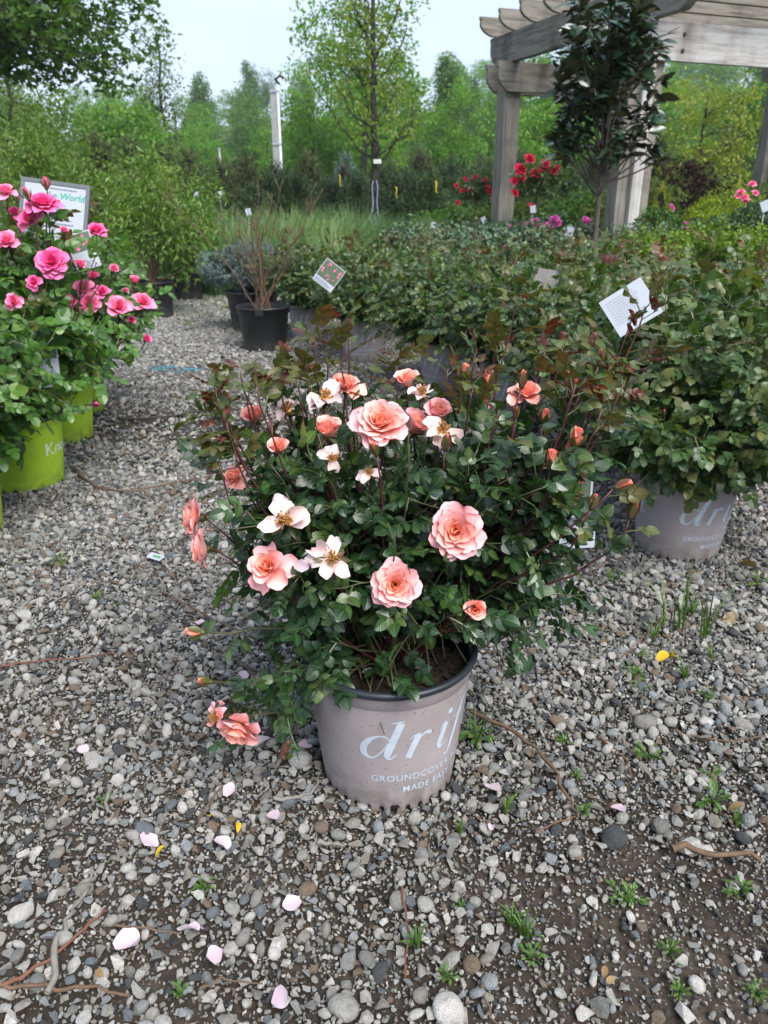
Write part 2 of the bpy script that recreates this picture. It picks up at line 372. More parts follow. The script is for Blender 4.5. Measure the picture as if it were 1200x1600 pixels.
for i in range(3):
    o = bpy.data.objects.new(f'gravel_piece_{12 + i:02d}', round_stone(90 + i, (1.0, 0.75 + 0.05 * i, 0.5 + 0.05 * (i % 3)), 2)); pcol.objects.link(o); NPROTO += 1

# where the soil lies bare
_sk = rng.normal(size=(14, 2)) * 3.2; _sp = rng.uniform(0, 6.28, 14)
def bare(x, y):
    b = np.sum(np.sin(np.stack([x, y], -1) @ _sk.T + _sp), -1) / 3.0
    b = b + 0.7 * np.exp(-(((x - 0.30) / 0.22) ** 2 + ((y - 0.78) / 0.14) ** 2)) + 1.0 * np.exp(-(((x + 0.5) / 0.3) ** 2 + ((y - 1.15) / 0.2) ** 2))
    return b
def throw(n, ylo, yhi, dmin, dmax, pw, sink, fill, cap):
    """dart throwing, large stones first"""
    y = np.sqrt(rng.uniform(ylo ** 2, yhi ** 2, n)); z = y * CP + CAM_H * SP
    x = rng.uniform(-1, 1, n) * (0.52 * z + 0.55)
    d = dmin * (dmax / dmin) ** (rng.uniform(0, 1, n) ** pw); d = np.sort(d)[::-1]
    bz = bare(x, y)
    keep = rng.uniform(0, 1, n) < np.clip(1.05 - fill * np.clip(bz, 0, 2), 0.10, 1)
    x, y, d = x[keep], y[keep], d[keep]
    cell = cap; grid = {}; out = []
    for X, Y, D in zip(x.tolist(), y.tolist(), d.tolist()):
        if (X - 0.008) ** 2 + (Y - 1.07) ** 2 < 0.0148: continue
        cx, cy = int(X // cell), int(Y // cell); ok = True
        for a in (cx - 1, cx, cx + 1):
            for b in (cy - 1, cy, cy + 1):
                for (qx, qy, qd) in grid.get((a, b), ()):
                    m = (D + qd) * 0.33
                    if (X - qx) ** 2 + (Y - qy) ** 2 < m * m: ok = False; break
                if not ok: break
            if not ok: break
        if ok: grid.setdefault((cx, cy), []).append((X, Y, D)); out.append((X, Y, D))
    return np.array(out)
nearS = throw(330000, 0.42, 2.9, 0.0060, 0.026, 2.15, 0, 0.44, 0.027)
farS = throw(130000, 2.9, 8.2, 0.012, 0.032, 1.6, 0, 0.25, 0.038)
gritS = throw(260000, 0.42, 2.6, 0.0035, 0.010, 1.6, 0, 0.24, 0.012)
S = np.concatenate([nearS, farS, gritS])
# the largest ones near the camera become stones of their own
def is_big(s): return s[:, 2] / np.maximum(s[:, 1], 0.5)
order = np.argsort(-is_big(S)); bigi = order[:200]; rest = np.setdiff1d(np.arange(len(S)), bigi)
def stone_pts(s):
    n = len(s); z = soil_z(s[:, 0], s[:, 1]) + s[:, 2] * rng.uniform(0.05, 0.30, n)
    return np.stack([s[:, 0], s[:, 1], z], -1)
Pg = stone_pts(S[rest]); n = len(Pg)
me = bpy.data.meshes.new('gravel'); me.vertices.add(n); me.vertices.foreach_set('co', Pg.astype(np.float32).ravel())
def vattr(me, k, typ, key, a):
    q = me.attributes.new(k, typ, 'POINT'); q.data.foreach_set(key, a.ravel())
vattr(me, 'rot', 'FLOAT_VECTOR', 'vector', np.stack([rng.normal(0, 0.5, n), rng.normal(0, 0.5, n), rng.uniform(0, 6.28, n)], -1).astype(np.float32))
vattr(me, 'scl', 'FLOAT_VECTOR', 'vector', (S[rest, 2][:, None] * 0.56 * rng.uniform(0.85, 1.2, (n, 3))).astype(np.float32))
vattr(me, 'idx', 'INT', 'value', rng.integers(0, NPROTO, n).astype(np.int32))
gravel = obj('gravel', me); gravel['kind'] = 'stuff'; gravel['label'] = 'loose grey crushed stone gravel covering the nursery yard'; gravel['category'] = 'gravel'
ng = bpy.data.node_groups.new('gravel_scatter', 'GeometryNodeTree')
ng.interface.new_socket('Geometry', in_out='INPUT', socket_type='NodeSocketGeometry'); ng.interface.new_socket('Geometry', in_out='OUTPUT', socket_type='NodeSocketGeometry')
gi = ng.nodes.new('NodeGroupInput'); go = ng.nodes.new('NodeGroupOutput'); ip = ng.nodes.new('GeometryNodeInstanceOnPoints'); ci = ng.nodes.new('GeometryNodeCollectionInfo')
ci.inputs['Collection'].default_value = pcol; ci.inputs['Separate Children'].default_value = True; ci.inputs['Reset Children'].default_value = True
ng.links.new(gi.outputs[0], ip.inputs['Points']); ng.links.new(ci.outputs[0], ip.inputs['Instance']); ip.inputs['Pick Instance'].default_value = True
for k, t, s in (('rot', 'FLOAT_VECTOR', 'Rotation'), ('scl', 'FLOAT_VECTOR', 'Scale'), ('idx', 'INT', 'Instance Index')):
    na = ng.nodes.new('GeometryNodeInputNamedAttribute'); na.data_type = t; na.inputs['Name'].default_value = k
    ng.links.new(na.outputs['Attribute'], ip.inputs[s])
ng.links.new(ip.outputs[0], go.inputs[0])
gravel.modifiers.new('scatter', 'NODES').node_group = ng
big_meshes = [hull_stone(200 + i, 11 + i % 4, (1, 0.68 + 0.05 * (i % 4), 0.45 + 0.05 * (i % 3))) for i in range(9)] + [round_stone(300 + i, (1, 0.7 + 0.05 * (i % 4), 0.48), 3, 0.10) for i in range(5)]
def stone(x, y, d, mesh, sq=(1, 1, 1), rz=None, lift=0.16):
    o = obj('stone', mesh, ground)
    o.location = (x, y, float(soil_z(np.float64(x), np.float64(y))) + d * lift); s = d * 0.56
    o.rotation_euler = (random.gauss(0, 0.2), random.gauss(0, 0.2), random.uniform(0, 6.28) if rz is None else rz); o.scale = (s * sq[0], s * sq[1], s * sq[2]); return o
for x, y, d in S[bigi]: stone(x, y, d * random.uniform(0.85, 1.15), random.choice(big_meshes[:9] + big_meshes[:11]))
# the pebbles and rocks one can pick out in the photograph
for px, py, wpx, k in [(147, 1194, 44, 8), (36, 1440, 42, 9), (537, 1578, 48, 10), (702, 1586, 55, 11), (870, 1130, 32, 8), (470, 1196, 34, 12), (658, 1336, 30, 2), (228, 1308, 40, 9), (1076, 1331, 50, 3),
                       (1030, 1297, 34, 10), (897, 1340, 28, 13), (960, 1316, 44, 11), (434, 1477, 36, 4), (1008, 1135, 34, 12), (40, 968, 28, 7), (210, 1068, 26, 8), (190, 988, 26, 9), (1160, 1140, 30, 10), (1120, 1180, 28, 5),
                       (115, 1070, 30, 1), (480, 1250, 26, 0), (790, 1490, 28, 1), (1070, 1590, 40, 6), (545, 1500, 36, 5), (200, 1415, 30, 2), (560, 1365, 24, 13), (58, 1068, 28, 8), (860, 1350, 26, 3), (890, 1130, 20, 4), (1000, 1460, 30, 2), (940, 1580, 46, 0)]:
    p = gnd(px, py); dep = p.y * CP + CAM_H * SP
    stone(p.x, p.y, wpx * dep / FPX * 0.98, big_meshes[k], (1, 1, 1.15), None, 0.2)

# ------------------------------------------------------------------ grass verge
def blade_set(n, h, w, spread, bend, seed, segs=3):
    r = np.random.default_rng(seed); a = r.uniform(0, 6.28, n); lean = r.uniform(0.05, 1, n) * bend; hh = h * r.uniform(0.55, 1.1, n)
    base = np.stack([np.cos(a), np.sin(a), 0 * a], -1) * (spread * np.sqrt(r.uniform(0, 1, n)))[:, None]
    out = np.stack([np.cos(a + r.normal(0, 0.5, n)), np.sin(a + r.normal(0, 0.5, n)), 0 * a], -1)
    side = np.stack([-out[:, 1], out[:, 0], 0 * a], -1)
    V = []; t = np.linspace(0, 1, segs + 1)
    for k in t:
        c = base + out * (lean * hh * k ** 2)[:, None] + np.array([0, 0, 1.0]) * (hh * (k - 0.35 * lean * k ** 3))[:, None]
        ww = (w * (1 - k ** 2 * 0.92) / 2); V += [c - side * ww, c + side * ww]
    V = np.stack(V, 1); k = V.shape[1]; f = np.array([[2*i, 2*i+1, 2*i+3, 2*i+2] for i in range(segs)])
    Fq = (f[None] + (np.arange(n) * k)[:, None, None]).reshape(-1, 4)
    return V.reshape(-1, 3), [Fq], np.repeat(r.uniform(0, 1, n), k)
M_GRASS = leaf_mat('grass_blade', [(0.07, 0.12, 0.025), (0.11, 0.17, 0.04), (0.15, 0.17, 0.06)], 0.5, 0.25)
mb = MB()
for i in range(420):
    x = rng.uniform(-3.4, 0.2); y = rng.uniform(5.6, 9.5)
    if bare(np.float64(x), np.float64(y)) > 0.5 and y < 7.5: continue
    V, F, rr = blade_set(16, 0.05, 0.006, 0.10, 0.8, i, 2); mb.add(V + (x, y, 0), F, rnd=rr)
verge = obj('grass', mb.mesh('grass', M_GRASS)); verge['kind'] = 'stuff'; verge['label'] = 'short patchy green grass at the end of the gravel'; verge['category'] = 'grass'
# ------------------------------------------------------------------ rose parts
def leaflet(n=8, width=0.66, serr=0.05, fold=0.22, curl=0.25):
    """a toothed rose leaflet, unit length along x"""
    t = np.linspace(0, 1, n); half = width / 2 * np.sin(np.pi * np.clip(t, 0, 1) ** 0.86) ** 0.74
    half[0] = 0.02; half[-1] = 0.006
    se = 1 + serr * np.where(np.arange(n) % 2 == 0, 1.0, -1.0) * (n > 5)
    V = []; lu = []; lv = []
    for i in range(n):
        h = half[i] * se[i]; z = -curl * t[i] ** 2
        for s in (-1, 0, 1):
            V.append((t[i] - 0.03 * abs(s), s * h, z + abs(s) * h * fold)); lu.append(s); lv.append(t[i])
    F = []
    for i in range(n - 1):
        a = 3 * i; F += [(a, a + 3, a + 4, a + 1), (a + 1, a + 4, a + 5, a + 2)]
    return np.array(V), np.array(F), np.array(lu, float), np.array(lv)
def rotz(a): c, s = math.cos(a), math.sin(a); return np.array([[c, -s, 0], [s, c, 0], [0, 0, 1.0]])
def roty(a): c, s = math.cos(a), math.sin(a); return np.array([[c, 0, s], [0, 1, 0], [-s, 0, c]])
def rotx(a): c, s = math.cos(a), math.sin(a); return np.array([[1, 0, 0], [0, c, -s], [0, s, c]])
def compound(seed, nl=5, size=0.03, st=8, rach=True):
    """pinnate rose leaf: V, F, attrs; stalk from the origin along x"""
    r = np.random.default_rng(seed); mb = MB(); T, F, lu, lv = leaflet(st, r.uniform(0.68, 0.84), 0.075, r.uniform(0.04, 0.26), r.uniform(0.05, 0.45))
    L = size * (0.9 + 0.55 * (nl - 1) / 2)
    zf = lambda x: -0.22 * (x / L) ** 2 * L
    if rach: mb.add(*tube([(0, 0, 0), (L * 0.5, 0, zf(L * 0.5)), (L, 0, zf(L))], [0.0011, 0.0009, 0.0006], 3, False), lu=0.0, lv=0.0, rnd=0.5)
    def put(x, yaw, sz, roll):
        M = rotz(yaw) @ roty(0.15 + r.normal(0, 0.16)) @ rotx(roll)
        P = np.array([x, 0, zf(x)]) + (T * sz) @ M.T; mb.add(P, [F], lu=lu, lv=lv, rnd=r.uniform(0, 0.35))
    put(L, r.normal(0, 0.1), size * r.uniform(1.0, 1.15), r.normal(0, 0.2))
    for k in range((nl - 1) // 2):
        x = L - size * (0.28 + 0.62 * k)
        for s in (-1, 1): put(x, s * r.uniform(0.85, 1.15), size * r.uniform(0.82, 0.95) * (0.92 ** k), s * r.normal(0.1, 0.22))
    V = np.concatenate(mb.V); Fs = {k: np.concatenate([f for f, _ in l]) for k, l in mb.F.items()}
    return V, [Fs[k] for k in Fs], {k: np.concatenate(a) for k, a in mb.A.items()}
def leaf_meshes(mats, sizes=(5, 5, 5, 7, 3, 5), st=8, size=0.03, seed=0):
    """[material][variant] -> mesh"""
    tpl = [compound(seed + i, nl, size, st) for i, nl in enumerate(sizes)]
    return tpl, [[build('leaf', V, F, m, False, A) for V, F, A in tpl] for m in mats]

def petal(L, W, theta, curl, Rc, ruffle, r, nu=7, nv=7, notch=0.05):
    """petal rising from the origin: tilted theta from the axis, curling outwards; x is radial, z the axis"""
    v = np.linspace(0, 1, nv); u = np.linspace(-1, 1, nu)
    ang = theta + curl * v ** 2; ds = L / (nv - 1)
    rr = np.concatenate([[0], np.cumsum(np.sin((ang[1:] + ang[:-1]) / 2)) * ds]); zz = np.concatenate([[0], np.cumsum(np.cos((ang[1:] + ang[:-1]) / 2)) * ds])
    half = W / 2 * np.sin(np.pi * (0.07 + 0.58 * v)) ** 0.75
    V = np.zeros((nv, nu, 3)); ph = r.uniform(0, 6.28, 3)
    for i in range(nv):
        s = u * half[i]; cl = Rc * np.sin(np.clip(s / Rc, -2.2, 2.2)); inn = Rc * (1 - np.cos(np.clip(s / Rc, -2.2, 2.2)))
        tip = v[i] ** 3
        wob = ruffle * L * tip * np.sin(u * 4.2 + ph[0]) + ruffle * 0.6 * L * v[i] * np.sin(u * 2 + ph[1] + v[i] * 3)
        back = -tip * L * (0.42 * np.abs(u) ** 2.6 - notch * np.exp(-(u * 3.5) ** 2) * -1)
        nx, nz = -math.cos(ang[i]), math.sin(ang[i])          # inward normal in the radial plane
        tx, tz = math.sin(ang[i]), math.cos(ang[i])
        V[i, :, 0] = rr[i] + nx * (inn + wob) + tx * back; V[i, :, 2] = zz[i] + nz * (inn + wob) + tz * back; V[i, :, 1] = cl
    i = np.arange(nv - 1)[:, None] * nu + np.arange(nu - 1)[None]
    F = np.stack([i, i + 1, i + nu + 1, i + nu], -1).reshape(-1, 4)
    pv = np.repeat(v, nu) + 0.12 * np.tile(np.abs(u), nv) * np.repeat(v, nu)
    return V.reshape(-1, 3), F, pv
def flower_petals(kind, Rf, seed):
    """list of (V, F, pv, pr) in flower space (z = axis)"""
    r = np.random.default_rng(seed); out = []
    if kind == 'open':   n, t0, t1, c0, c1, l0 = 36, 5, 86, -0.3, 0.5, 0.42
    elif kind == 'loose': n, t0, t1, c0, c1, l0 = 18, 8, 80, 0.0, 0.6, 0.6
    elif kind == 'cup':  n, t0, t1, c0, c1, l0 = 13, 2, 30, -0.35, 0.75, 0.72
    elif kind == 'half': n, t0, t1, c0, c1, l0 = 17, 2, 62, -0.35, 0.8, 0.6
    else:                n, t0, t1, c0, c1, l0 = 5, 55, 125, 0.2, 0.5, 1.0
    for k in range(n):
        fr = k / max(1, n - 1)
        if kind == 'spent':
            az = k * 1.05 + r.normal(0, 0.35) + (2.0 if k == 4 else 0); th = R(r.uniform(t0, t1)); L = Rf * r.uniform(0.85, 1.15); W = Rf * r.uniform(0.7, 1.15)
            V, F, pv = petal(L, W, th, r.uniform(-0.3, 0.6), Rf * r.uniform(0.3, 0.7), 0.13, r); pr = r.uniform(0.4, 1.0); b = 0.06 * Rf; z0 = 0
        else:
            az = k * 2.39996 + r.normal(0, 0.15); e = fr ** 0.85
            th = R(t0 + (t1 - t0) * e) + r.normal(0, 0.06); L = Rf * (l0 + (1 - l0) * fr ** 0.7) * r.uniform(0.92, 1.07); W = L * r.uniform(0.92, 1.12) * (1.15 if kind in ('cup', 'half') else 1.0)
            if kind == 'half' and fr > 0.75: th += R(r.uniform(5, 35)); L *= 1.1
            V, F, pv = petal(L, W, th, c0 + (c1 - c0) * e + r.normal(0, 0.08), Rf * (0.20 + 0.62 * e), 0.035 + 0.045 * fr, r)
            pr = fr; b = 0.05 * Rf + 0.10 * Rf * fr; z0 = -0.10 * Rf * fr
        V = V + (b, 0, z0); out.append((V @ rotz(az).T, F, pv, np.full(len(V), pr)))
    return out
def calyx(Rf, seed, stam=False):
    r = np.random.default_rng(seed); mb = MB()
    V, F = lathe([(0.02 * Rf, -0.42 * Rf), (0.10 * Rf, -0.40 * Rf), (0.19 * Rf, -0.26 * Rf), (0.20 * Rf, -0.12 * Rf), (0.15 * Rf, -0.01 * Rf), (0.02 * Rf, 0.03 * Rf)], 8); mb.add(V, F, 0, rnd=0.2)
    T, FF, _, _ = leaflet(5, 0.34, 0, 0.2, -0.2)
    for k in range(5):
        M = rotz(k * 1.2566 + r.normal(0, 0.2)) @ roty(R(r.uniform(-10, 60))); mb.add((T * 0.72 * Rf) @ M.T + M @ np.array([0.12 * Rf, 0, 0]) + (0, 0, -0.12 * Rf), [FF], 0, rnd=r.uniform(0, 1))
    if stam:
        for k in range(46):
            a = r.uniform(0, 6.28); th = R(r.uniform(5, 68)); L = Rf * r.uniform(0.26, 0.46); d = np.array([math.sin(th) * math.cos(a), math.sin(th) * math.sin(a), math.cos(th)])
            p0 = d * 0.08 * Rf; p1 = d * L + (0, 0, 0.05 * Rf)
            mb.add(*tube([p0, (p0 + p1) / 2 + r.normal(0, 0.02 * Rf, 3), p1], 0.0007 * Rf / 0.03, 3, False), 1, rnd=0.0)
            V, F = lathe([(0, -1), (0.9, -0.3), (0.8, 0.5), (0, 1)], 4); mb.add(V * 0.0016 * Rf / 0.03 + p1, F, 2, rnd=0.0)
        V, F = lathe([(0.20 * Rf, -0.02 * Rf), (0.15 * Rf, 0.08 * Rf), (0.04 * Rf, 0.12 * Rf), (0.0, 0.12 * Rf)], 8); mb.add(V, F, 1, rnd=0.0)
    return mb.mesh('flower', [M_SEPAL, M_STAMEN, M_ANTHER], True)
def axis_matrix(p, ax, roll=0.0):
    q = Vector((0, 0, 1)).rotation_difference(Vector(ax).normalized())
    return Matrix.Translation(Vector(p)) @ q.to_matrix().to_4x4() @ Matrix.Rotation(roll, 4, 'Z')
def add_flower(root, p, ax, Rf, kind, mat, seed, label=None, split=True):
    fl = obj('flower', calyx(Rf, seed, kind == 'spent'), root, mat4=axis_matrix(p, ax, (seed * 1.7) % 6.28))
    if label: fl['label'] = label
    ps = flower_petals(kind, Rf, seed)
    if split:
        for V, F, pv, pr in ps: obj('petal', build('petal', V, [F], mat, True, {'pv': pv, 'pr': pr}), fl)
    else:
        mb = MB()
        for V, F, pv, pr in ps: mb.add(V, [F], 0, pv=pv, pr=pr)
        obj('petals', mb.mesh('petals', mat, True), fl)
    return fl
def bud_mesh(L, seed, show=0.6, pm=None, sm=None):
    """rose bud pointing along z: green cup, closed petals, sepals"""
    r = np.random.default_rng(seed); mb = MB(); w = L * (0.30 + 0.16 * show)
    V, F = lathe([(0.06 * L, -0.28 * L), (0.14 * L, -0.25 * L), (0.20 * L, -0.12 * L), (0.19 * L, 0.02 * L)], 8); mb.add(V, F, 1, rnd=0.3, pv=0, pr=0)
    for k in range(5):
        V, F, pv = petal(L * r.uniform(0.9, 1.05), w * 2.2, R(r.uniform(6, 13) + 10 * show), -0.42 + 0.45 * show * (k > 2), w * 0.62, 0.03, r, 5, 5)
        mb.add((V + (0.02 * L, 0, 0)) @ rotz(k * 2.4).T, [F], 0, pv=pv * 0.7, pr=0.25 + 0.1 * k, rnd=0)
    T, FF, _, _ = leaflet(6, 0.42, 0, 0.35, 0.18)
    for k in range(5):
        Z = rotz(k * 1.2566 + r.normal(0, 0.1)); M = Z @ roty(-R(82 - 18 * show - 45 * show * r.uniform(0, 1) * (show > 0.4))); mb.add((T * (1, 1, -1) * L * (1.1 - 0.35 * show) * r.uniform(0.9, 1.1)) @ M.T + Z @ np.array([0.165 * L, 0, -0.04 * L]), [FF], 1, rnd=r.uniform(0, 1), pv=0, pr=0)
    return mb.mesh('bud', [pm or M_BUD, sm or M_SEPAL], True)

# ------------------------------------------------------------------ pots and print
def map_pot(P2, H, rt, rb, lift=0.0007, th0=0.0):
    """(arc length, height) -> cone; angle measured from -y towards +x"""
    P2 = np.asarray(P2, float); t = P2[:, 1] / H; r = rb + (rt - rb) * t + lift; th = th0 + P2[:, 0] / ((rt + rb) / 2)
    return np.stack([r * np.sin(th), -r * np.cos(th), P2[:, 1]], -1)
def stroke(pts, n=26):
    """brush stroke through (x, y, width) -> 2D quad strip"""
    p = np.asarray(pts, float); m = len(p); tt = np.linspace(0, m - 1, n); q = np.zeros((n, 3))
    for k, t in enumerate(tt):
        i = min(int(t), m - 2); f = t - i; a, b, c, d = p[max(i-1, 0)], p[i], p[i+1], p[min(i+2, m-1)]
        q[k] = 0.5 * (2*b + (c - a) * f + (2*a - 5*b + 4*c - d) * f**2 + (3*b - a - 3*c + d) * f**3)
    d = nrm(np.gradient(q[:, :2], axis=0)); nn = np.stack([-d[:, 1], d[:, 0]], -1); wd = np.maximum(q[:, 2:3], 0.02)
    V = np.empty((n * 2, 2)); V[0::2] = q[:, :2] - nn * wd / 2; V[1::2] = q[:, :2] + nn * wd / 2
    return V, np.array([[2*i, 2*i+1, 2*i+3, 2*i+2] for i in range(n - 1)])
def disc2(x, y, r, n=14):
    a = np.arange(n) * 2 * np.pi / n; return np.stack([x + r * np.cos(a), y + r * np.sin(a)], -1), np.array([list(range(n))])
DRIFT = {
 'd': [[(0.98, 0.80, .05), (0.86, 0.97, .06), (0.62, 1.0, .08), (0.34, 0.84, .16), (0.13, 0.52, .24), (0.12, 0.20, .23), (0.30, 0.03, .11), (0.52, 0.10, .06), (0.76, 0.40, .05), (0.92, 0.70, .04)],
       [(1.33, 1.56, .25), (1.20, 1.16, .25), (1.03, 0.62, .25), (0.90, 0.22, .24), (0.93, 0.03, .12), (1.06, 0.05, .07), (1.20, 0.22, .03)], [(1.02, 1.57, .035), (1.20, 1.60, .06), (1.44, 1.62, .05)]],
 'r': [[(1.92, 0.98, .23), (1.80, 0.62, .23), (1.68, 0.28, .22), (1.60, 0.00, .22)], [(1.64, 0.80, .03), (1.76, 0.95, .05), (1.98, 1.02, .06)], [(1.82, 0.55, .04), (1.98, 0.82, .05), (2.16, 0.98, .10), (2.30, 0.95, .16), (2.32, 0.86, .06)]],
 'i': [[(2.72, 0.82, .03), (2.84, 0.97, .06), (2.98, 0.98, .20)], [(2.98, 1.0, .22), (2.87, 0.62, .22), (2.76, 0.24, .22), (2.78, 0.05, .13), (2.90, 0.04, .07), (3.05, 0.20, .03)]],
 'f': [[(3.10, -0.40, .12), (3.16, -0.52, .07), (3.28, -0.42, .10), (3.44, 0.10, .20), (3.62, 0.75, .21), (3.78, 1.30, .17), (3.95, 1.60, .08), (4.10, 1.62, .07), (4.15, 1.52, .12)], [(3.35, 0.98, .06), (3.70, 1.0, .06), (4.05, 1.0, .05)]],
 't': [[(4.62, 1.42, .10), (4.50, 0.95, .20), (4.36, 0.40, .21), (4.32, 0.12, .17), (4.42, 0.02, .09), (4.60, 0.12, .05), (4.72, 0.28, .03)], [(4.15, 0.98, .06), (4.50, 1.0, .06), (4.85, 1.02, .05)]]}
def text_tris(s, size, bold=0.0, shear=0.0, space=1.0):
    """built-in typeface as flat triangles, centred on x, baseline 0"""
    cu = bpy.data.curves.new('lettering', 'FONT'); cu.body = s; cu.size = size; cu.align_x = 'CENTER'; cu.offset = bold; cu.shear = shear; cu.space_character = space; cu.resolution_u = 3
    o = bpy.data.objects.new('lettering', cu); COL.objects.link(o)
    dg = bpy.context.evaluated_depsgraph_get(); me = o.evaluated_get(dg).to_mesh(); me.calc_loop_triangles()
    V = np.empty(len(me.vertices) * 3, np.float32); me.vertices.foreach_get('co', V); T = np.empty(len(me.loop_triangles) * 3, np.int32); me.loop_triangles.foreach_get('vertices', T)
    o.evaluated_get(dg).to_mesh_clear(); bpy.data.objects.remove(o); bpy.data.curves.remove(cu)
    return V.reshape(-1, 3)[:, :2].copy(), T.reshape(-1, 3)
TXT_G = text_tris('GROUNDCOVER ROSES', 0.0178, 0.00018, 0, 1.08)
TXT_M = text_tris('MADE EASY', 0.0178, 0.00018, 0, 1.08)
TXT_K = text_tris('Knock Out', 0.060, 0.0004)
def print_mesh(H, rt, rb, kind, angles):
    mb = MB()
    for th in angles:
        if kind == 'drift':
            U = 0.0465
            for ch in DRIFT.values():
                for st in ch:
                    V, F = stroke(st); mb.add(map_pot(np.stack([(V[:, 0] - 2.5) * U, 0.118 + V[:, 1] * U], -1), H, rt, rb, 0.0009, th), [F])
            V, F = disc2(3.12, 1.42, 0.11); mb.add(map_pot(np.stack([(V[:, 0] - 2.5) * U, 0.118 + V[:, 1] * U], -1), H, rt, rb, 0.0009, th), [F])
            for (V, T), h in ((TXT_G, 0.070), (TXT_M, 0.045)): mb.add(map_pot(V + (0, h), H, rt, rb, 0.0009, th), [T])
        else:
            V, T = TXT_K; mb.add(map_pot(V + (0, 0.12), H, rt, rb, 0.0009, th), [T])
    return mb.mesh('lettering', M_PRINT if kind == 'drift' else M_PRINTW)
def pot_meshes(H, rt, rb, wall, rimmat, lug=True, seg=256):
    """outer shell with a notched foot, rolled rim, dark inside"""
    prof = [(rb, 0.0), (rb + 0.0006, 0.007), (rb + 0.001, 0.014), (rb + (rt - rb) * 0.10, H * 0.10)] + [(rb + (rt - rb) * t, H * t) for t in (0.3, 0.5, 0.7, 0.85)] + [(rb + (rt - rb) * 0.875, H * 0.868), (rb + (rt - rb) * 0.875 + 0.002, H * 0.876), (rt - 0.001, H * 0.955), (rt, H * 0.965)]
    V, F = lathe(prof, seg); V = V.reshape(len(prof), seg, 3)
    a = np.arange(seg) / seg * 32; ph = a % 1.0; big = (np.floor(a + 3) % 8) == 0 if lug else np.zeros(seg, bool)
    nt_ = np.clip(np.sin(np.pi * np.clip((ph - 0.32) / 0.36, 0, 1)) * 2.2, 0, 1)
    up = np.where(big, 0.0135 * np.clip(np.minimum(ph, 1 - ph) * 5, 0, 1), 0.0088 * nt_) if lug else np.zeros(seg)
    V[0, :, 2] += up; V[1, :, 2] = np.maximum(V[1, :, 2], V[0, :, 2] + 0.001); V[2, :, 2] = np.maximum(V[2, :, 2], V[1, :, 2] + 0.001)
    dent = 0.0022 * nt_ * (up < 0.01) * (1 if lug else 0)
    for i in (0, 1, 2): V[i, :, :2] *= (1 - dent / rb * (1 - 0.4 * i))[:, None]
    mb = MB(); mb.add(V.reshape(-1, 3), F, 0)
    Vb, Fb = lathe([(rb - 0.004, 0.002), (rb - 0.004, 0.02)], 48); mb.add(Vb, Fb, 1)
    shell = mb.mesh('pot', [wall, M_RIM], True)
    rp = [(rt - 0.001, H * 0.955), (rt + 0.004, H * 0.957), (rt + 0.0062, H * 0.97), (rt + 0.006, H * 0.99), (rt + 0.003, H), (rt - 0.002, H), (rt - 0.0045, H * 0.985), (rt - 0.006, H * 0.92), (rt - 0.010, H * 0.80)]
    Vr, Fr = lathe(rp, 96); rim = build('rim', Vr, Fr, rimmat, True)
    return shell, rim
def soil_mesh(r, z, seed):
    g = np.random.default_rng(seed); rings = 12; seg = 36; V = [(0, 0, z + 0.006)]; F3 = []
    for i in range(1, rings + 1):
        for j in range(seg):
            a = j * 2 * math.pi / seg; rr = r * i / rings; V.append((rr * math.cos(a), rr * math.sin(a), z + g.normal(0, 0.0028) + 0.006 * (1 - (i / rings) ** 2)))
    F3 = [(0, 1 + j, 1 + (j + 1) % seg) for j in range(seg)]; F4 = []
    for i in range(rings - 1):
        b = 1 + i * seg; F4 += [(b + j, b + seg + j, b + seg + (j + 1) % seg, b + (j + 1) % seg) for j in range(seg)]
    mb = MB(); mb.add(V, [np.array(F3), np.array(F4)])
    # bark shreds
    n = 420; a = g.uniform(0, 6.28, n); q = r * 0.97 * np.sqrt(g.uniform(0, 1, n)); P = np.stack([q * np.cos(a), q * np.sin(a), z + 0.006 * (1 - (q / r) ** 2) + g.uniform(0.0, 0.006, n)], -1)
    T, Fb = box(-0.5, 0.5, -0.16, 0.16, -0.1, 0.1); d = nrm(g.normal(size=(n, 3)) * (1, 1, 0.3)); Vs, Fs = scatter(T, Fb, P, frames(d, np.array([0, 0, 1.0]) + g.normal(0, 0.3, (n, 3))), g.uniform(0.004, 0.016, n)); mb.add(Vs, Fs)
    return mb.mesh('soil', M_SOIL)
M_SOIL = plain('potting_bark', (0.020, 0.013, 0.010), 0.9, 0.25, 0, 0.7, 90, 0.8, 200)
POT = dict(H=0.25, rt=0.138, rb=0.111)
SH_DRIFT, RIM_D = pot_meshes(POT['H'], POT['rt'], POT['rb'], M_POT, M_RIM)
SH_LIME, RIM_L = pot_meshes(POT['H'], POT['rt'], POT['rb'], M_POTL, M_RIM)
SOIL = soil_mesh(0.129, 0.218, 5)
PR_DRIFT = [print_mesh(POT['H'], POT['rt'] - 0.0005, POT['rb'], 'drift', [a]) for a in (0.0, R(-147))]
PR_LIME = [print_mesh(POT['H'], POT['rt'] - 0.0005, POT['rb'], 'lime', [a]) for a in (0.0, R(180))]
def add_pot(root, kind='drift', ang=0.0):
    p = obj('pot', SH_DRIFT if kind == 'drift' else SH_LIME, root); p.rotation_euler = (0, 0, ang)
    obj('rim', RIM_D if kind == 'drift' else RIM_L, p); [obj('lettering', q, p) for q in (PR_DRIFT if kind == 'drift' else PR_LIME)]
    obj('soil', SOIL, root); return p
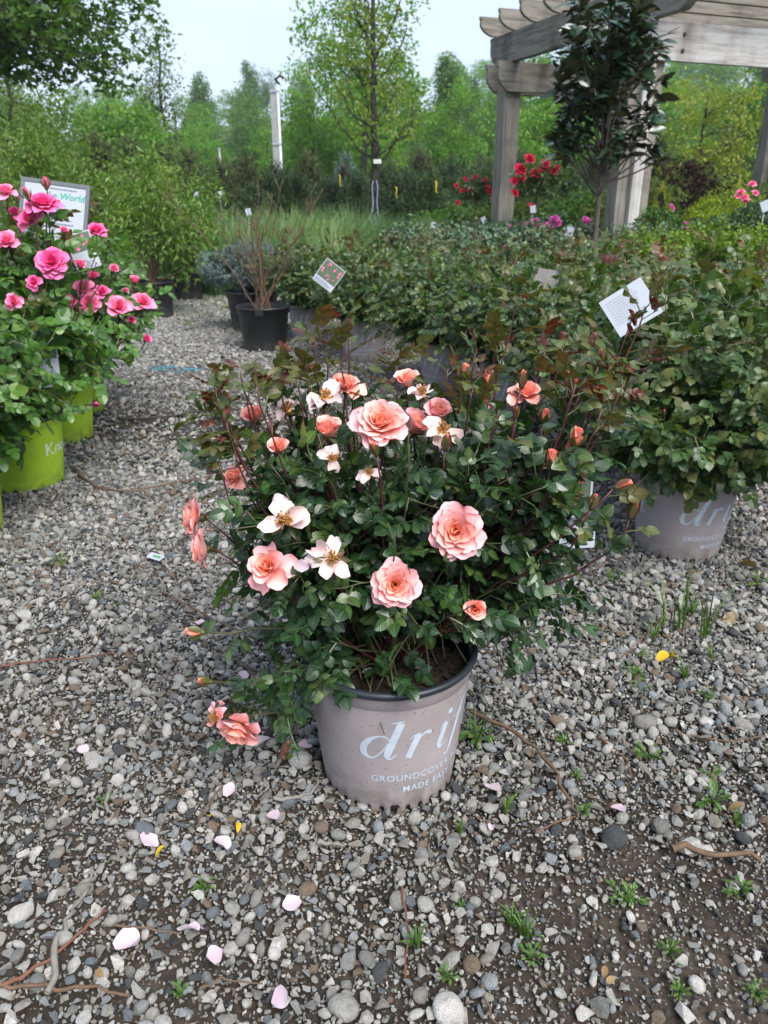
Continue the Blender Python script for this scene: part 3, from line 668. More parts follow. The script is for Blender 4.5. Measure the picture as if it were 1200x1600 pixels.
# ------------------------------------------------------------------ the apricot rose
UP = np.array([0, 0, 1.0])
class Bush:
    """canes with laterals and leaf nodes, in plant space"""
    def __init__(s, seed, centre):
        s.r = np.random.default_rng(seed); s.c = np.asarray(centre, float); s.canes = []; s.P = []; s.D = []; s.N = []; s.S = []; s.K = []
    def node(s, p, tan, k, size, kind, out=None):
        r = s.r; a = k * 2.39996 + r.normal(0, 0.4); ref = np.array([0.3, 0.2, 0.93]) if abs(tan[2]) < 0.9 else np.array([1.0, 0, 0])
        u = nrm(np.cross(tan, ref)); w = np.cross(tan, u); rad = math.cos(a) * u + math.sin(a) * w
        o = nrm((p - s.c) * (1, 1, 0.55)); d = nrm(0.42 * tan + 0.75 * rad + 0.40 * o + r.normal(0, 0.2, 3))
        nn = nrm(0.7 * UP + 0.45 * o + r.normal(0, 0.48, 3))
        s.P.append(p); s.D.append(d); s.N.append(nn); s.S.append(size * r.uniform(0.72, 1.2)); s.K.append(kind)
    def cane(s, p0, p3, dir_end, r0=0.003, r1=0.0011, t0=0.35, step=0.024, size=1.0, young=0.0, lat=0, red=0, wig=0.0045, tip=False):
        r = s.r; p0 = np.asarray(p0, float); p3 = np.asarray(p3, float); L = np.linalg.norm(p3 - p0); de = nrm(np.asarray(dir_end, float))
        h = nrm((p3 - p0) * (1, 1, 0) + 1e-6)
        path = bez(p0, p0 + (UP * 0.8 + h * 0.35) * L * 0.35, p3 - de * L * 0.33, p3, max(6, int(L / 0.03)))
        path[1:-1] += r.normal(0, wig * min(1, L * 4), (len(path) - 2, 3)) * 0.5
        s.canes.append((path, np.linspace(r0, r1, len(path)), red))
        seg = np.concatenate([[0], np.cumsum(np.linalg.norm(np.diff(path, axis=0), axis=1))]); T = seg[-1]
        k0 = int(r.integers(0, 20)); x = T * t0; k = 0
        while x < T * 0.985:
            i = min(np.searchsorted(seg, x), len(path) - 1); i = max(i, 1); f = (x - seg[i-1]) / max(seg[i] - seg[i-1], 1e-6); p = path[i-1] * (1 - f) + path[i] * f; tn = nrm(path[i] - path[i-1])
            fr = x / T; kind = 0
            if young > 0 and fr > 1 - young: kind = 1 if fr < 1 - young * 0.3 else 2
            s.node(p, tn, k + k0, size * (0.62 if kind == 2 else 1.0), kind)
            k += 1; x += step * r.uniform(0.75, 1.3)
        if tip:
            tn = nrm(path[-1] - path[-2])
            for q in range(4): s.node(path[-1] - tn * 0.006 * q, nrm(tn + r.normal(0, .15, 3)), k + k0 + q, size * (0.55 if q < 1 else 0.85), 2 if q < 1 else 1)
        for j in range(lat):
            fr = r.uniform(0.3, 0.92); i = int(fr * (len(path) - 1)); p = path[i]; o = nrm((p - s.c) * (1, 1, 0.4) + r.normal(0, 0.06, 3)); Ls = r.uniform(0.05, 0.13) * (0.8 + 0.4 * size)
            e = p + nrm(o + r.normal(0, 0.55, 3) + UP * 0.25) * Ls
            s.cane(p, e, nrm(e - p), 0.0014, 0.0008, 0.15, step, size * 0.95, 0.0, 0, red, 0.005)
        return path
    def arrays(s): return np.array(s.P), np.array(s.D), np.array(s.N), np.array(s.S), np.array(s.K)
    def cane_mesh(s, sides=5):
        mb = MB()
        for p, rd, red in s.canes: mb.add(*tube(p, rd, sides), red)
        return mb.mesh('canes', [M_CANE, M_CANER, M_CANEB], True)
def place_leaves(root, tpl, meshes, mats, P, D, N, S, K, nparts, cam_local, name='leaf'):
    """the leaves that show largest become parts, the rest one mass of leaves"""
    n = len(P); M = frames(D, N); v = np.random.default_rng(n).integers(0, len(tpl), n)
    score = -np.linalg.norm(P - cam_local, axis=1) * 3 + np.random.default_rng(3).normal(0, 0.12, n) + (K > 0) * 0.25
    order = np.argsort(-score); head = set(order[:nparts].tolist())
    for i in order[:nparts]:
        m4 = Matrix(M[i].tolist()).to_4x4(); m4 = Matrix.Translation(Vector(P[i])) @ m4 @ Matrix.Diagonal((*([S[i]] * 3), 1))
        obj(name, meshes[K[i]][v[i]], root, mat4=m4)
    mb = MB()
    for kk in sorted(set(K.tolist())):
        for j in range(len(tpl)):
            sel = np.array([i for i in range(n) if i not in head and v[i] == j and K[i] == kk], int)
            if not len(sel): continue
            T, F, A = tpl[j]; V, Fs = scatter(T, F, P[sel], M[sel], S[sel])
            mb.add(V, Fs, kk, lu=np.tile(A['lu'], len(sel)), lv=np.tile(A['lv'], len(sel)), rnd=np.tile(A['rnd'], len(sel)) + np.repeat(np.random.default_rng(j).uniform(0, 1, len(sel)), len(T)))
    if mb.n:
        o = obj('foliage', mb.mesh('foliage', mats), root); o['kind'] = 'stuff'
def not_before(blooms, root, P, D, S, reach=0.035, pad=12):
    """blooms push through the leaves: none sits in front of them"""
    o = root - np.array([0, 0, CAM_H]); C = P + D * reach * S[:, None] + o; dp = C[:, 1] * CP - C[:, 2] * SP; sx = C[:, 0] / dp * FPX; sy = -(C[:, 1] * SP + C[:, 2] * CP) / dp * FPX; ok = np.ones(len(P), bool)
    for c, rp in blooms:
        q = c + o; dq = q[1] * CP - q[2] * SP; ok &= ~((np.hypot(sx - q[0] / dq * FPX, sy + (q[1] * SP + q[2] * CP) / dq * FPX) < rp + pad) & (dp < dq + 0.02))
    return ok
TPL, LM = leaf_meshes([M_ROSE, M_ROSEB, M_ROSER], (5, 5, 7, 5, 3, 5, 7, 5), 12, 0.0215, 10)

rose = thing('potted_rose', 'apricot pink rose bush in a taupe printed pot standing alone on open gravel', 'potted rose', (0.008, 1.055, 0))
ROOT = np.array([0.008, 1.055, 0.0]); cam_l = np.array([0, 0, CAM_H]) - ROOT
pot_main = add_pot(rose, 'drift', R(33))
def loc(px, py, D): return np.array(at(px, py, D)) - ROOT
bush = Bush(4, (0.0, 0.04, 0.46))
def crown(): r = bush.r; a = r.uniform(0, 6.28); q = 0.045 * math.sqrt(r.uniform(0, 1)); return np.array([q * math.cos(a), q * math.sin(a) + 0.02, 0.20])
# blooms: px, py, D, radius px, kind, facing, material, seed
FL = [(594, 658, 1.00, 46, 'open', (-0.05, -0.62, 0.78), M_APR, 'largest open pink bloom near the top'), (713, 830, 0.93, 44, 'open', (-0.02, -0.93, 0.36), M_APR, None), (617, 914, 0.92, 39, 'open', (-0.05, -0.9, 0.42), M_APR, None),
      (418, 886, 0.94, 37, 'half', (-0.25, -0.72, 0.62), M_APR, None), (300, 808, 1.05, 36, 'loose', (-0.93, -0.28, 0.2), M_APR, None), (313, 860, 1.03, 33, 'loose', (-0.95, -0.2, -0.05), M_APR, None),
      (372, 1142, 0.96, 38, 'loose', (-0.25, -0.85, -0.35), M_APR, 'drooping bloom hanging low beside the pot'), (338, 1122, 0.98, 30, 'spent', (-0.7, -0.5, 0.3), M_APR, None), (743, 951, 0.94, 18, 'cup', (0.0, -0.85, 0.5), M_APRD, None),
      (511, 668, 1.03, 23, 'cup', (0.05, -0.35, 0.93), M_APRD, None), (434, 697, 1.06, 17, 'cup', (-0.1, -0.5, 0.85), M_APRD, None), (445, 812, 0.95, 40, 'spent', (-0.1, -0.85, 0.5), M_SPENT, 'faded bloom with few white petals left'),
      (519, 872, 0.92, 38, 'spent', (0.1, -0.8, 0.55), M_SPENT, None), (508, 622, 1.10, 34, 'spent', (0.1, -0.4, 0.9), M_SPENT, None), (540, 600, 1.20, 28, 'half', (0.1, -0.2, 0.95), M_APRD, None), (450, 640, 1.16, 28, 'spent', (-0.3, -0.3, 0.9), M_SPENT, None),
      (690, 672, 1.02, 34, 'spent', (0.2, -0.6, 0.75), M_SPENT, None), (652, 662, 1.08, 27, 'cup', (0.4, -0.3, 0.85), M_APR, None), (686, 642, 1.08, 22, 'cup', (0.3, -0.5, 0.8), M_APR, None), (660, 614, 1.10, 28, 'spent', (0.2, -0.4, 0.9), M_SPENT, None),
      (822, 612, 1.20, 27, 'half', (0.1, -0.4, 0.9), M_APRD, None), (366, 745, 1.15, 22, 'half', (-0.5, -0.5, 0.7), M_APRD, None), (396, 648, 1.22, 20, 'cup', (-0.2, -0.4, 0.9), M_APRD, None), (520, 716, 1.0, 24, 'spent', (0.1, -0.7, 0.6), M_SPENT, None), (577, 738, 0.99, 20, 'spent', (0, -0.7, 0.5), M_SPENT, None), (636, 592, 1.12, 19, 'cup', (-0.1, -0.3, 0.95), M_APRD, None)]
for i, (px, py, D, rp, kind, ax, m, lab) in enumerate(FL):
    p = loc(px, py, D); dep = float((Vector(p + ROOT) - Vector((0, 0, CAM_H))).dot(Vector((0, CP, -SP)))); Rf = rp * dep / FPX
    ax = nrm(np.array(ax, float)); off = {'cup': 0.5, 'spent': 0.05}.get(kind, 0.22) * Rf
    base = p - ax * off
    add_flower(rose, base, ax, Rf * (1.35 if kind == 'cup' else 1.0), kind, m, 100 + i, lab)
    end = base - ax * Rf * 0.36
    if py > 1090: bush.cane(crown(), end, ax, 0.003, 0.0013, 0.35, 0.02, 0.95, 0, 3, 0)
    else: bush.cane(crown(), end, nrm(ax * 0.6 + UP * 0.6), 0.003, 0.0014, 0.45, 0.026, 0.95, 0, 0, 1)
# buds: px, py, D, length px, facing, show
BU = [(727, 580, 1.10, 26, (0.1, 0, 1), .55), (764, 588, 1.12, 28, (0.0, 0.1, 1), .5), (817, 590, 1.02, 26, (0.05, -0.1, 1), .25), (852, 648, 1.06, 24, (0.1, -.2, 1), .6), (806, 642, 1.08, 18, (-.1, 0, 1), .4), (862, 716, 0.98, 32, (0.0, -.25, 1), .7), (901, 682, 1.0, 34, (0.1, -.2, 1), .75),
      (888, 702, 1.01, 24, (.2, -.1, 1), .6), (928, 782, 0.98, 24, (.2, -.1, .9), .15), (976, 756, 1.0, 26, (.9, 0, .4), .3), (990, 792, 1.0, 30, (.15, -.1, 1), .3), (302, 987, 0.98, 28, (-1, -.1, .15), .7), (318, 1064, 0.97, 22, (-.9, -.2, .3), .5), (446, 1172, .95, 26, (-.3, -.3, -.85), .1),
      (928, 532, 1.15, 26, (0, 0, 1), .1), (938, 556, 1.13, 22, (.1, 0, 1), .1), (898, 604, 1.12, 26, (.2, -.1, 1), .2), (912, 602, 1.1, 20, (.3, 0, 1), .2), (779, 520, 1.2, 16, (0, 0, 1), .1), (887, 590, 1.15, 22, (-.1, 0, 1), .15), (545, 507, 1.22, 18, (0, 0, 1), .1), (697, 690, .99, 26, (.1, -.2, 1), .1), (585, 700, .97, 24, (-.2, -.3, .9), .4)]
for i, (px, py, D, lp, ax, show) in enumerate(BU):
    p = loc(px, py, D); dep = float((Vector(p + ROOT) - Vector((0, 0, CAM_H))).dot(Vector((0, CP, -SP)))); L = lp * dep / FPX * 0.95; ax = nrm(np.array(ax, float))
    obj('bud', bud_mesh(L, 300 + i, show, None, M_SEPALR if show < 0.35 else M_SEPAL), rose, mat4=axis_matrix(p - ax * L * 0.45, ax, i * 1.1))
    end = p - ax * L * 0.7
    low = py > 940
    bush.cane(crown(), end, nrm(ax * 0.7 + (UP * 0.5 if not low else 0)), 0.0028, 0.0014, 0.3 if low else 0.55, 0.026, 0.85, 0.0 if low else 0.12, 2 if low else 0, 0 if low else 1)
# long red-leaved shoots above the bush
SH = [(806, 462, 1.18, .38), (1008, 480, 1.10, .36), (985, 505, 1.14, .3), (532, 508, 1.2, .32), (488, 520, 1.16, .36), (508, 540, 1.18, .3), (430, 590, 1.15, .3), (344, 612, 1.10, .4), (375, 580, 1.14, .4), (352, 655, 1.05, .35), (745, 545, 1.18, .28), (700, 575, 1.2, .25),
      (880, 540, 1.2, .28), (850, 550, 1.24, .3), (955, 560, 1.06, .25), (975, 600, 1.04, .22), (1000, 560, 1.12, .26), (920, 580, 1.2, .25), (595, 590, 1.25, .25), (385, 620, 1.2, .3), (340, 720, 1.06, .2), (690, 640, 1.2, .2), (940, 640, 1.02, .2), (620, 560, 1.28, .3), (460, 560, 1.22, .3), (860, 510, 1.24, .3), (335, 605, 1.05, .3), (420, 655, 1.02, .25), (362, 690, 1.0, .25), (402, 602, 1.1, .3), (466, 600, 1.08, .3), (480, 575, 1.12, .3), (345, 640, 1.12, .3), (740, 600, 1.05, .2), (780, 640, 1.0, .2), (900, 600, 1.0, .2)]
for px, py, D, yg in SH:
    p = loc(px, py, D); bush.cane(crown(), p, nrm(UP * 0.9 + (p - np.array([0, 0, 0.25])) * 0.6), 0.0027, 0.0012, 0.40, 0.026, 1.05, yg * 0.6, int(px < 600), 1, 0.0045, True)
# the dense dark body and the skirts hanging over the rim
r = bush.r; NSTART = len(bush.P)
def body(n, c, rad, lat, ok):
    k = 0
    while k < n:
        e = r.normal(size=3); e = e / np.linalg.norm(e) * r.uniform(0.55, 1.0) ** 0.6; p = np.asarray(c) + e * np.asarray(rad)
        if not ok(p): continue
        k += 1; bush.cane(crown(), p, nrm((p - np.array([0, 0.02, 0.3])) + UP * 0.12), 0.0028, 0.001, 0.36, 0.021, 1.0, 0.0, lat, 0)
body(60, (0.0, 0.05, 0.47), (0.275, 0.25, 0.185), 3, lambda p: p[2] > 0.30 + 0.10 * (p[1] < 0.0) and p[0] > -0.15 - max(0.0, p[2] - 0.40) * 0.7 and p[0] < 0.20 + max(0.0, p[2] - 0.27) * 0.5)
NBODY = len(bush.P)
body(8, (-0.15, -0.07, 0.27), (0.10, 0.08, 0.10), 1, lambda p: p[2] > 0.16)
body(9, (0.21, 0.02, 0.33), (0.08, 0.12, 0.08), 2, lambda p: p[2] > 0.22)
NSPRIG = len(bush.P)
for q in ((-0.03, -0.13, 0.235), (0.0, -0.135, 0.225), (0.03, -0.10, 0.30), (0.005, -0.12, 0.26), (-0.10, -0.12, 0.24), (0.075, -0.11, 0.33)):   # sprigs over the front of the rim
    bush.cane((q[0] * 0.4, 0.0, 0.21), q, (q[0] * 2, -0.8, -0.25), 0.0018, 0.0009, 0.45, 0.02, 1.0, 0, 0, 0)
P, Dr, N, S_, K = bush.arrays()
isb = (np.arange(len(P)) < NBODY) & (np.arange(len(P)) >= NSTART)
C_ = P + Dr * 0.03 + ROOT - np.array([0, 0, CAM_H]); dp_ = C_[:, 1] * CP - C_[:, 2] * SP; sx_ = 600 + C_[:, 0] / dp_ * FPX; sy_ = 800 - (C_[:, 1] * SP + C_[:, 2] * CP) / dp_ * FPX
open_soil = (sx_ > 535) & (sx_ < 785) & (sy_ > 985 + 0.25 * np.maximum(0, 660 - sx_)) & (sy_ < np.where(sx_ > 560, 1240, 1130))
sprig = (np.arange(len(P)) >= NSPRIG) & (sx_ > 590) & (sx_ < 650) & (sy_ < 1085)
wide = isb & (P[:, 2] < 0.60) & (P[:, 0] < -(0.135 + np.maximum(0, P[:, 2] - 0.40) * 0.5))
keep = (~open_soil | sprig) & ~wide & ~((P[:, 2] < 0.345) & (P[:, 1] < 0.02) & (P[:, 0] > 0.035) & (P[:, 0] < 0.16)) & ~((P[:, 2] < 0.24) & (P[:, 1] < -0.02) & (P[:, 0] > -0.11) & (P[:, 0] < 0.2) & (P[:, 1] > -0.11))
q2 = np.hypot(P[:, 0], P[:, 1]); keep &= ~((P[:, 2] < 0.22) & (q2 < 0.15)) & (P[:, 2] > 0.05)
P, Dr, N, S_, K = P[keep], Dr[keep], N[keep], S_[keep], K[keep]
clear = not_before([(loc(px, py, D), rp * 1.1) for px, py, D, rp, kind, ax, m, lab in FL], ROOT, P, Dr, S_)
P, Dr, N, S_, K = P[clear], Dr[clear], N[clear], S_[clear], K[clear]
print('rose leaves', len(P), np.bincount(K))
place_leaves(rose, TPL, LM, [M_ROSE, M_ROSEB, M_ROSER], P, Dr, N, S_, K, 300, cam_l)
cm = obj('canes', bush.cane_mesh(), rose); cm['kind'] = 'stuff'

# ------------------------------------------------------------------ fallen petals and petals lying on the plant
def petal_mesh(seed, L=0.026):
    r = np.random.default_rng(seed); V, F, pv = petal(L, L * r.uniform(0.8, 1.0), R(80), r.uniform(-0.7, 0.7), L * r.uniform(0.45, 0.9), 0.05, r, 11, 11, 0.0)
    V[:, 2] -= V[:, 2].min(); V[:, 0] -= L / 2; return build('rose_petal', V, [F], M_FALL, True, {'pv': pv, 'pr': np.full(len(V), r.uniform(0.4, 1))})
PM = [petal_mesh(i) for i in range(5)]
for i, (px, py, wpx) in enumerate([(197, 1470, 40), (298, 1455, 30), (336, 1494, 32), (440, 1560, 38), (456, 1413, 30), (428, 1277, 26), (347, 1319, 28), (357, 1235, 24), (232, 1315, 34), (770, 1232, 28), (966, 1266, 24), (410, 1161, 28), (476, 1165, 22), (380, 1057, 22), (28, 1130, 22), (131, 1173, 22), (768, 1293, 14), (312, 975, 20)]):
    p = gnd(px, py, 0.012); dep = p.y * CP + (CAM_H - 0.012) * SP; s = wpx * dep / FPX / 0.026
    o = obj('rose_petal', PM[i % 5]); o.location = p; o.scale = (s, s, s); o.rotation_euler = (random.gauss(0, 0.25), random.gauss(0, 0.25), random.uniform(0, 6.28))
    tag(o, 'pale pink rose petal fallen on the gravel', 'petal', 'petals scattered on the gravel')
for px, py, z, lab in ((577, 1054, 0.222, 'curled lilac grey petal on the dark soil inside the taupe pot rim'), (652, 1041, 0.222, 'small folded white pink petal on the bark soil in the pot')):
    p = gnd(px, py, z); o = obj('rose_petal', PM[1 if px < 600 else 3]); o.location = p; o.rotation_euler = (0.2, 0.1, px * 0.01); o.scale = (0.9,) * 3; tag(o, lab, 'petal')
o = obj('rose_petal', PM[2]); o.matrix_world = Matrix.Translation(at(472, 884, 0.925)) @ Matrix.Rotation(R(62), 4, 'X') @ Matrix.Scale(0.85, 4); tag(o, 'loose round pale lilac petal caught on the leaves beside the two faded blooms', 'petal')
# ------------------------------------------------------------------ neighbouring drift roses
TPD, LMD = leaf_meshes([M_DRIFTLEAF, M_ROSEB, M_ROSER], (5, 5, 7, 5, 3, 5), 7, 0.025, 40)
def drift_bush(seed, rad, ztop, n, step=0.021, size=1.0, lat=3, shoots=8):
    b = Bush(seed, (0, 0, 0.42)); r = b.r
    def crown(): a = r.uniform(0, 6.28); q = 0.05 * math.sqrt(r.uniform(0, 1)); return np.array([q * math.cos(a), q * math.sin(a), 0.20])
    k = 0
    while k < n:
        e = r.normal(size=3); e = e / np.linalg.norm(e) * r.uniform(0.5, 1.0) ** 0.5
        p = np.array([0, 0, 0.46]) + e * np.array([rad, rad, ztop - 0.46 if e[2] > 0 else 0.22])
        if p[2] < 0.36: continue
        k += 1; b.cane(crown(), p, nrm(p - np.array([0, 0, 0.28]) + UP * 0.2), 0.003, 0.001, 0.36, step, size, 0.16 if (p[2] > 0.6 and r.uniform() < 0.2) else 0.0, lat, 2 if r.uniform() < 0.3 else 0)
    for k in range(shoots):
        a = r.uniform(0, 6.28); q = rad * r.uniform(0.2, 0.95); p = np.array([q * math.cos(a), q * math.sin(a), ztop + r.uniform(-0.02, 0.08)])
        b.cane(crown(), p, UP + (p - np.array([0, 0, 0.3])) * 0.5, 0.003, 0.001, 0.4, step * 1.3, size * 1.1, 0.16, 1, 2)
    return b
SMALLTP = [compound(70 + i, nl, 0.022, 4, False) for i, nl in enumerate((5, 5, 7, 5, 3))]
SMALLM = [[build('leaf', V, F, m, False, A) for V, F, A in SMALLTP] for m in (M_DRIFTLEAF, M_ROSEB, M_ROSER)]
def drift_rose(label, loc, seed, ang, rad, ztop, n, parts, tpl, meshes, step=0.021, size=1.0, lat=3, shoots=8, group='roses in taupe pots standing in a row'):
    t = thing('potted_rose', label, 'potted rose', loc, group); add_pot(t, 'drift', ang)
    b = drift_bush(seed, rad, ztop, n, step, size, lat, shoots); P, D, N, S, K = b.arrays()
    q = np.hypot(P[:, 0], P[:, 1]); k = (P[:, 2] > 0.265 - 0.05 * (q < 0.1))
    place_leaves(t, tpl, meshes, [M_DRIFTLEAF, M_ROSEB, M_ROSER], P[k], D[k], N[k], S[k], K[k], parts, np.array([0, 0, CAM_H]) - np.array(loc))
    o = obj('canes', b.cane_mesh(4), t); o['kind'] = 'stuff'
    # green closed buds on the upper tips
    for i in range(10 if parts else 6):
        a = b.r.uniform(0, 6.28); e = b.canes[int(b.r.integers(0, len(b.canes)))][0]; tip = e[-1]
        if tip[2] > 0.45: obj('bud', bud_mesh(0.014, seed * 7 + i, 0.1, None, M_SEPAL), t, mat4=axis_matrix(tip, nrm(e[-1] - e[-2]) + UP * 0.4))
    return t
GR = 'roses in taupe pots standing in a row'
def gp(px, D): return (float(at(px, 700, D).x) * 1.0, D)
def X(px, D, z=0.3): return (px - 600) / FPX * (D * CP + (CAM_H - z) * SP)
drift_rose('large dense green rose in a taupe printed pot beside tall grass weeds', (X(1082, 1.95), 1.95, 0), 21, R(30), 0.37, 0.74, 115, 300, TPD, LMD, 0.021, 1.0, 3, 14)
drift_rose('green rose close behind the large one, its pot edge just showing', (X(1056, 2.48), 2.5, 0), 22, R(-30), 0.36, 0.72, 80, 0, SMALLTP, SMALLM, 0.020, 1.05)
ra = drift_rose('leafy green rose in a taupe pot with white script, next to the narrow grass weed', (X(567, 4.6), 4.6, 0), 23, R(-8), 0.33, 0.63, 84, 0, SMALLTP, SMALLM, 0.019, 1.05)
rb = drift_rose('wide green rose whose tilted taupe pot stands beside the apricot rose buds', (X(695, 3.88), 3.88, 0), 24, R(-42), 0.37, 0.66, 96, 0, SMALLTP, SMALLM, 0.019, 1.05)
for ch in rb.children:
    if ch.name.startswith(('pot', 'soil')): ch.rotation_euler[1] = R(4)
for src, px, D, rz, s, lab in [(ra, 800, 3.35, 2.0, 1.03, 'green rose with a dark taupe pot behind the tall red shoots'), (rb, 915, 3.02, 4.0, 1.02, 'green rose standing next to the big white care tag'), (rb, 1150, 2.95, 1.0, 1.06, 'tall green rose behind the large rose by the wooden pergola side'),
                               (ra, 860, 4.3, 3.3, 1.02, 'green rose in the second row holding a small grey tag'), (ra, 1010, 3.7, 0.6, 1.02, 'green rose in the second row behind the big white care tag'), (rb, 745, 4.9, 5.1, .96, 'green rose in the back row before the pale blue shrubs'),
                               (rb, 480, 5.3, 2.6, 0.96, 'green rose at the row end beside the black pot'), (ra, 620, 5.4, 4.4, 1.0, 'green rose at the back with a black pot hidden under its leaves'), (ra, 1230, 3.9, 2.2, 1.02, 'green rose in the second row next to the pergola'), (rb, 900, 5.2, 0.3, .97, 'green rose in the back row before the magnolia')]:
    dup(src, (X(px, D), D, 0), rz, s, lab, GR)

# ------------------------------------------------------------------ pink roses in lime pots
TPP, LMP = leaf_meshes([M_PINKLEAF, M_ROSEB], (5, 5, 5, 3, 7, 5), 8, 0.030, 60)
def pink_rose(label, loc, seed, rad, ztop, n, parts, flowers, ang, step=0.023, size=1.0, low=0.33):
    t = thing('potted_rose', label, 'potted rose', loc, 'pink roses in lime green pots'); add_pot(t, 'lime', ang); ROOTL = np.array(loc)
    b = Bush(seed, (0, 0, 0.55)); r = b.r
    def crown(): a = r.uniform(0, 6.28); q = 0.05 * math.sqrt(r.uniform(0, 1)); return np.array([q * math.cos(a), q * math.sin(a), 0.20])
    for i, (px, py, D, rp, kind, ax, m) in enumerate(flowers):
        p = np.array(at(px, py, D)) - ROOTL; dep = D * CP + (CAM_H - p[2]) * SP; Rf = rp * dep / FPX; ax = nrm(np.array(ax, float))
        if kind == 'bud': obj('bud', bud_mesh(Rf * 2, seed * 31 + i, 0.6, m, M_SEPALR), t, mat4=axis_matrix(p - ax * Rf, ax))
        else: add_flower(t, p - ax * Rf * 0.3, ax, Rf, kind, m, seed * 40 + i, None, rp > 17)
        b.cane(crown(), p - ax * Rf * 0.7, nrm(ax * 0.5 + UP * 0.6), 0.004, 0.0018, 0.4, step * 1.1, size, 0.12, 1, 1)
    k = 0
    while k < n:
        e = r.normal(size=3); e = e / np.linalg.norm(e) * r.uniform(0.4, 1.0) ** 0.5; p = np.array([0, 0, 0.55]) + e * np.array([rad, rad, ztop - 0.55 if e[2] > 0 else 0.32])
        if p[2] < (low if p[0] < 0.03 or low < 0.2 else 0.46): continue
        k += 1; b.cane(crown(), p, nrm(p - np.array([0, 0, 0.3]) + UP * 0.15), 0.0036, 0.0014, 0.33, step, size, 0.12 if p[2] > 0.8 else 0, 3, 2 if r.uniform() < 0.5 else 0)
    P, D, N, S, K = b.arrays(); K = np.minimum(K, 1); q = np.hypot(P[:, 0], P[:, 1]); k = ~((P[:, 2] < 0.24) & (q < 0.19)) & (P[:, 2] > 0.05) & ~((P[:, 2] < 0.36) & (P[:, 0] > 0.09) & (low > 0.2)); k &= not_before([(np.array(at(f[0], f[1], f[2])) - ROOTL, f[3] * 1.0) for f in F1 + F2 + F3], ROOTL, P, D, S, 0.04, 8)
    place_leaves(t, TPP, LMP, [M_PINKLEAF, M_ROSEB], P[k], D[k], N[k], S[k], K[k], parts, np.array([0, 0, CAM_H]) - ROOTL)
    o = obj('canes', b.cane_mesh(5), t); o['kind'] = 'stuff'; return t
F1 = [(65, 312, 2.35, 26, 'open', (0.1, -0.4, 0.9), M_PINK), (45, 338, 2.38, 22, 'half', (-0.3, -0.7, 0.5), M_PINK), (10, 375, 2.3, 18, 'half', (0.1, -0.7, 0.6), M_PINKL), (79, 407, 2.3, 25, 'open', (0.05, -0.85, 0.45), M_PINK), (71, 284, 2.38, 8, 'bud', (0, 0, 1), M_PINKL), (8, 296, 2.4, 17, 'half', (0.2, -0.3, 0.9), M_PINKL),
      (126, 414, 2.45, 13, 'cup', (0.3, -0.4, 0.8), M_PINKL), (40, 300, 2.32, 9, 'bud', (-.3, 0, 1), M_PINKL), (150, 631, 2.5, 9, 'cup', (.2, -.5, -.6), M_PINK), (22, 330, 2.45, 12, 'half', (0, -.5, .8), M_PINK), (100, 360, 2.5, 10, 'cup', (.3, -.4, .8), M_PINKL), (52, 440, 2.25, 12, 'half', (0, -.8, .4), M_PINK), (20, 470, 2.2, 13, 'half', (0, -.8, .4), M_PINKL)]
F2 = [(150, 356, 2.95, 17, 'open', (0.2, -0.4, 0.85), M_PINK), (130, 448, 2.75, 15, 'half', (0.2, -0.7, 0.5), M_PINKL), (138, 472, 2.72, 18, 'open', (0.1, -0.8, 0.5), M_PINKL), (186, 478, 2.75, 18, 'half', (0.3, -0.7, 0.6), M_PINKL), (120, 414, 2.8, 14, 'cup', (.2, -.3, .9), M_PINKL), (145, 432, 2.85, 12, 'cup', (.3, -.4, .8), M_PINK), (178, 420, 2.95, 11, 'cup', (.5, -.4, .6), M_PINKL), (160, 455, 2.8, 12, 'half', (.3, -.6, .6), M_PINK), (108, 470, 2.7, 11, 'half', (.1, -.7, .5), M_PINK)]
F3 = [(224, 471, 3.1, 17, 'half', (0.3, -0.6, 0.6), M_PINKL), (210, 438, 3.15, 12, 'cup', (0.2, -0.3, 0.9), M_PINKL), (229, 530, 3.05, 10, 'cup', (0.6, -0.4, 0.5), M_PINK), (136, 302, 3.3, 6, 'bud', (0, 0, 1), M_PINKL), (205, 500, 3.0, 9, 'cup', (.4, -.5, .5), M_PINK), (196, 455, 3.1, 8, 'cup', (.3, -.4, .8), M_PINKL)]
pink_rose('hot pink rose bush in a lime pot, its lower leaves hanging over the pot front', (X(22, 2.46), 2.46, 0), 31, 0.42, 0.98, 66, 300, F1, R(118), 0.023, 1.0, 0.24)
pink_rose('pink rose bush in the lime pot whose white print starts with a K', (X(82, 3.0), 3.0, 0), 32, 0.36, 0.84, 52, 120, F2, R(96))
pink_rose('pink rose bush in the lime pot farthest along the gravel, red bloom hanging low', (X(108, 3.42), 3.42, 0), 33, 0.40, 0.80, 50, 80, F3, R(60))
pink_rose('pink rose bush leaning in at the edge of the row of lime pots', (X(-95, 2.05), 2.05, 0), 34, 0.42, 0.66, 60, 60, [(-40, 420, 1.9, 18, 'half', (0, -.5, .8), M_PINKL)], 0.4, 0.023, 1.0, 0.12)

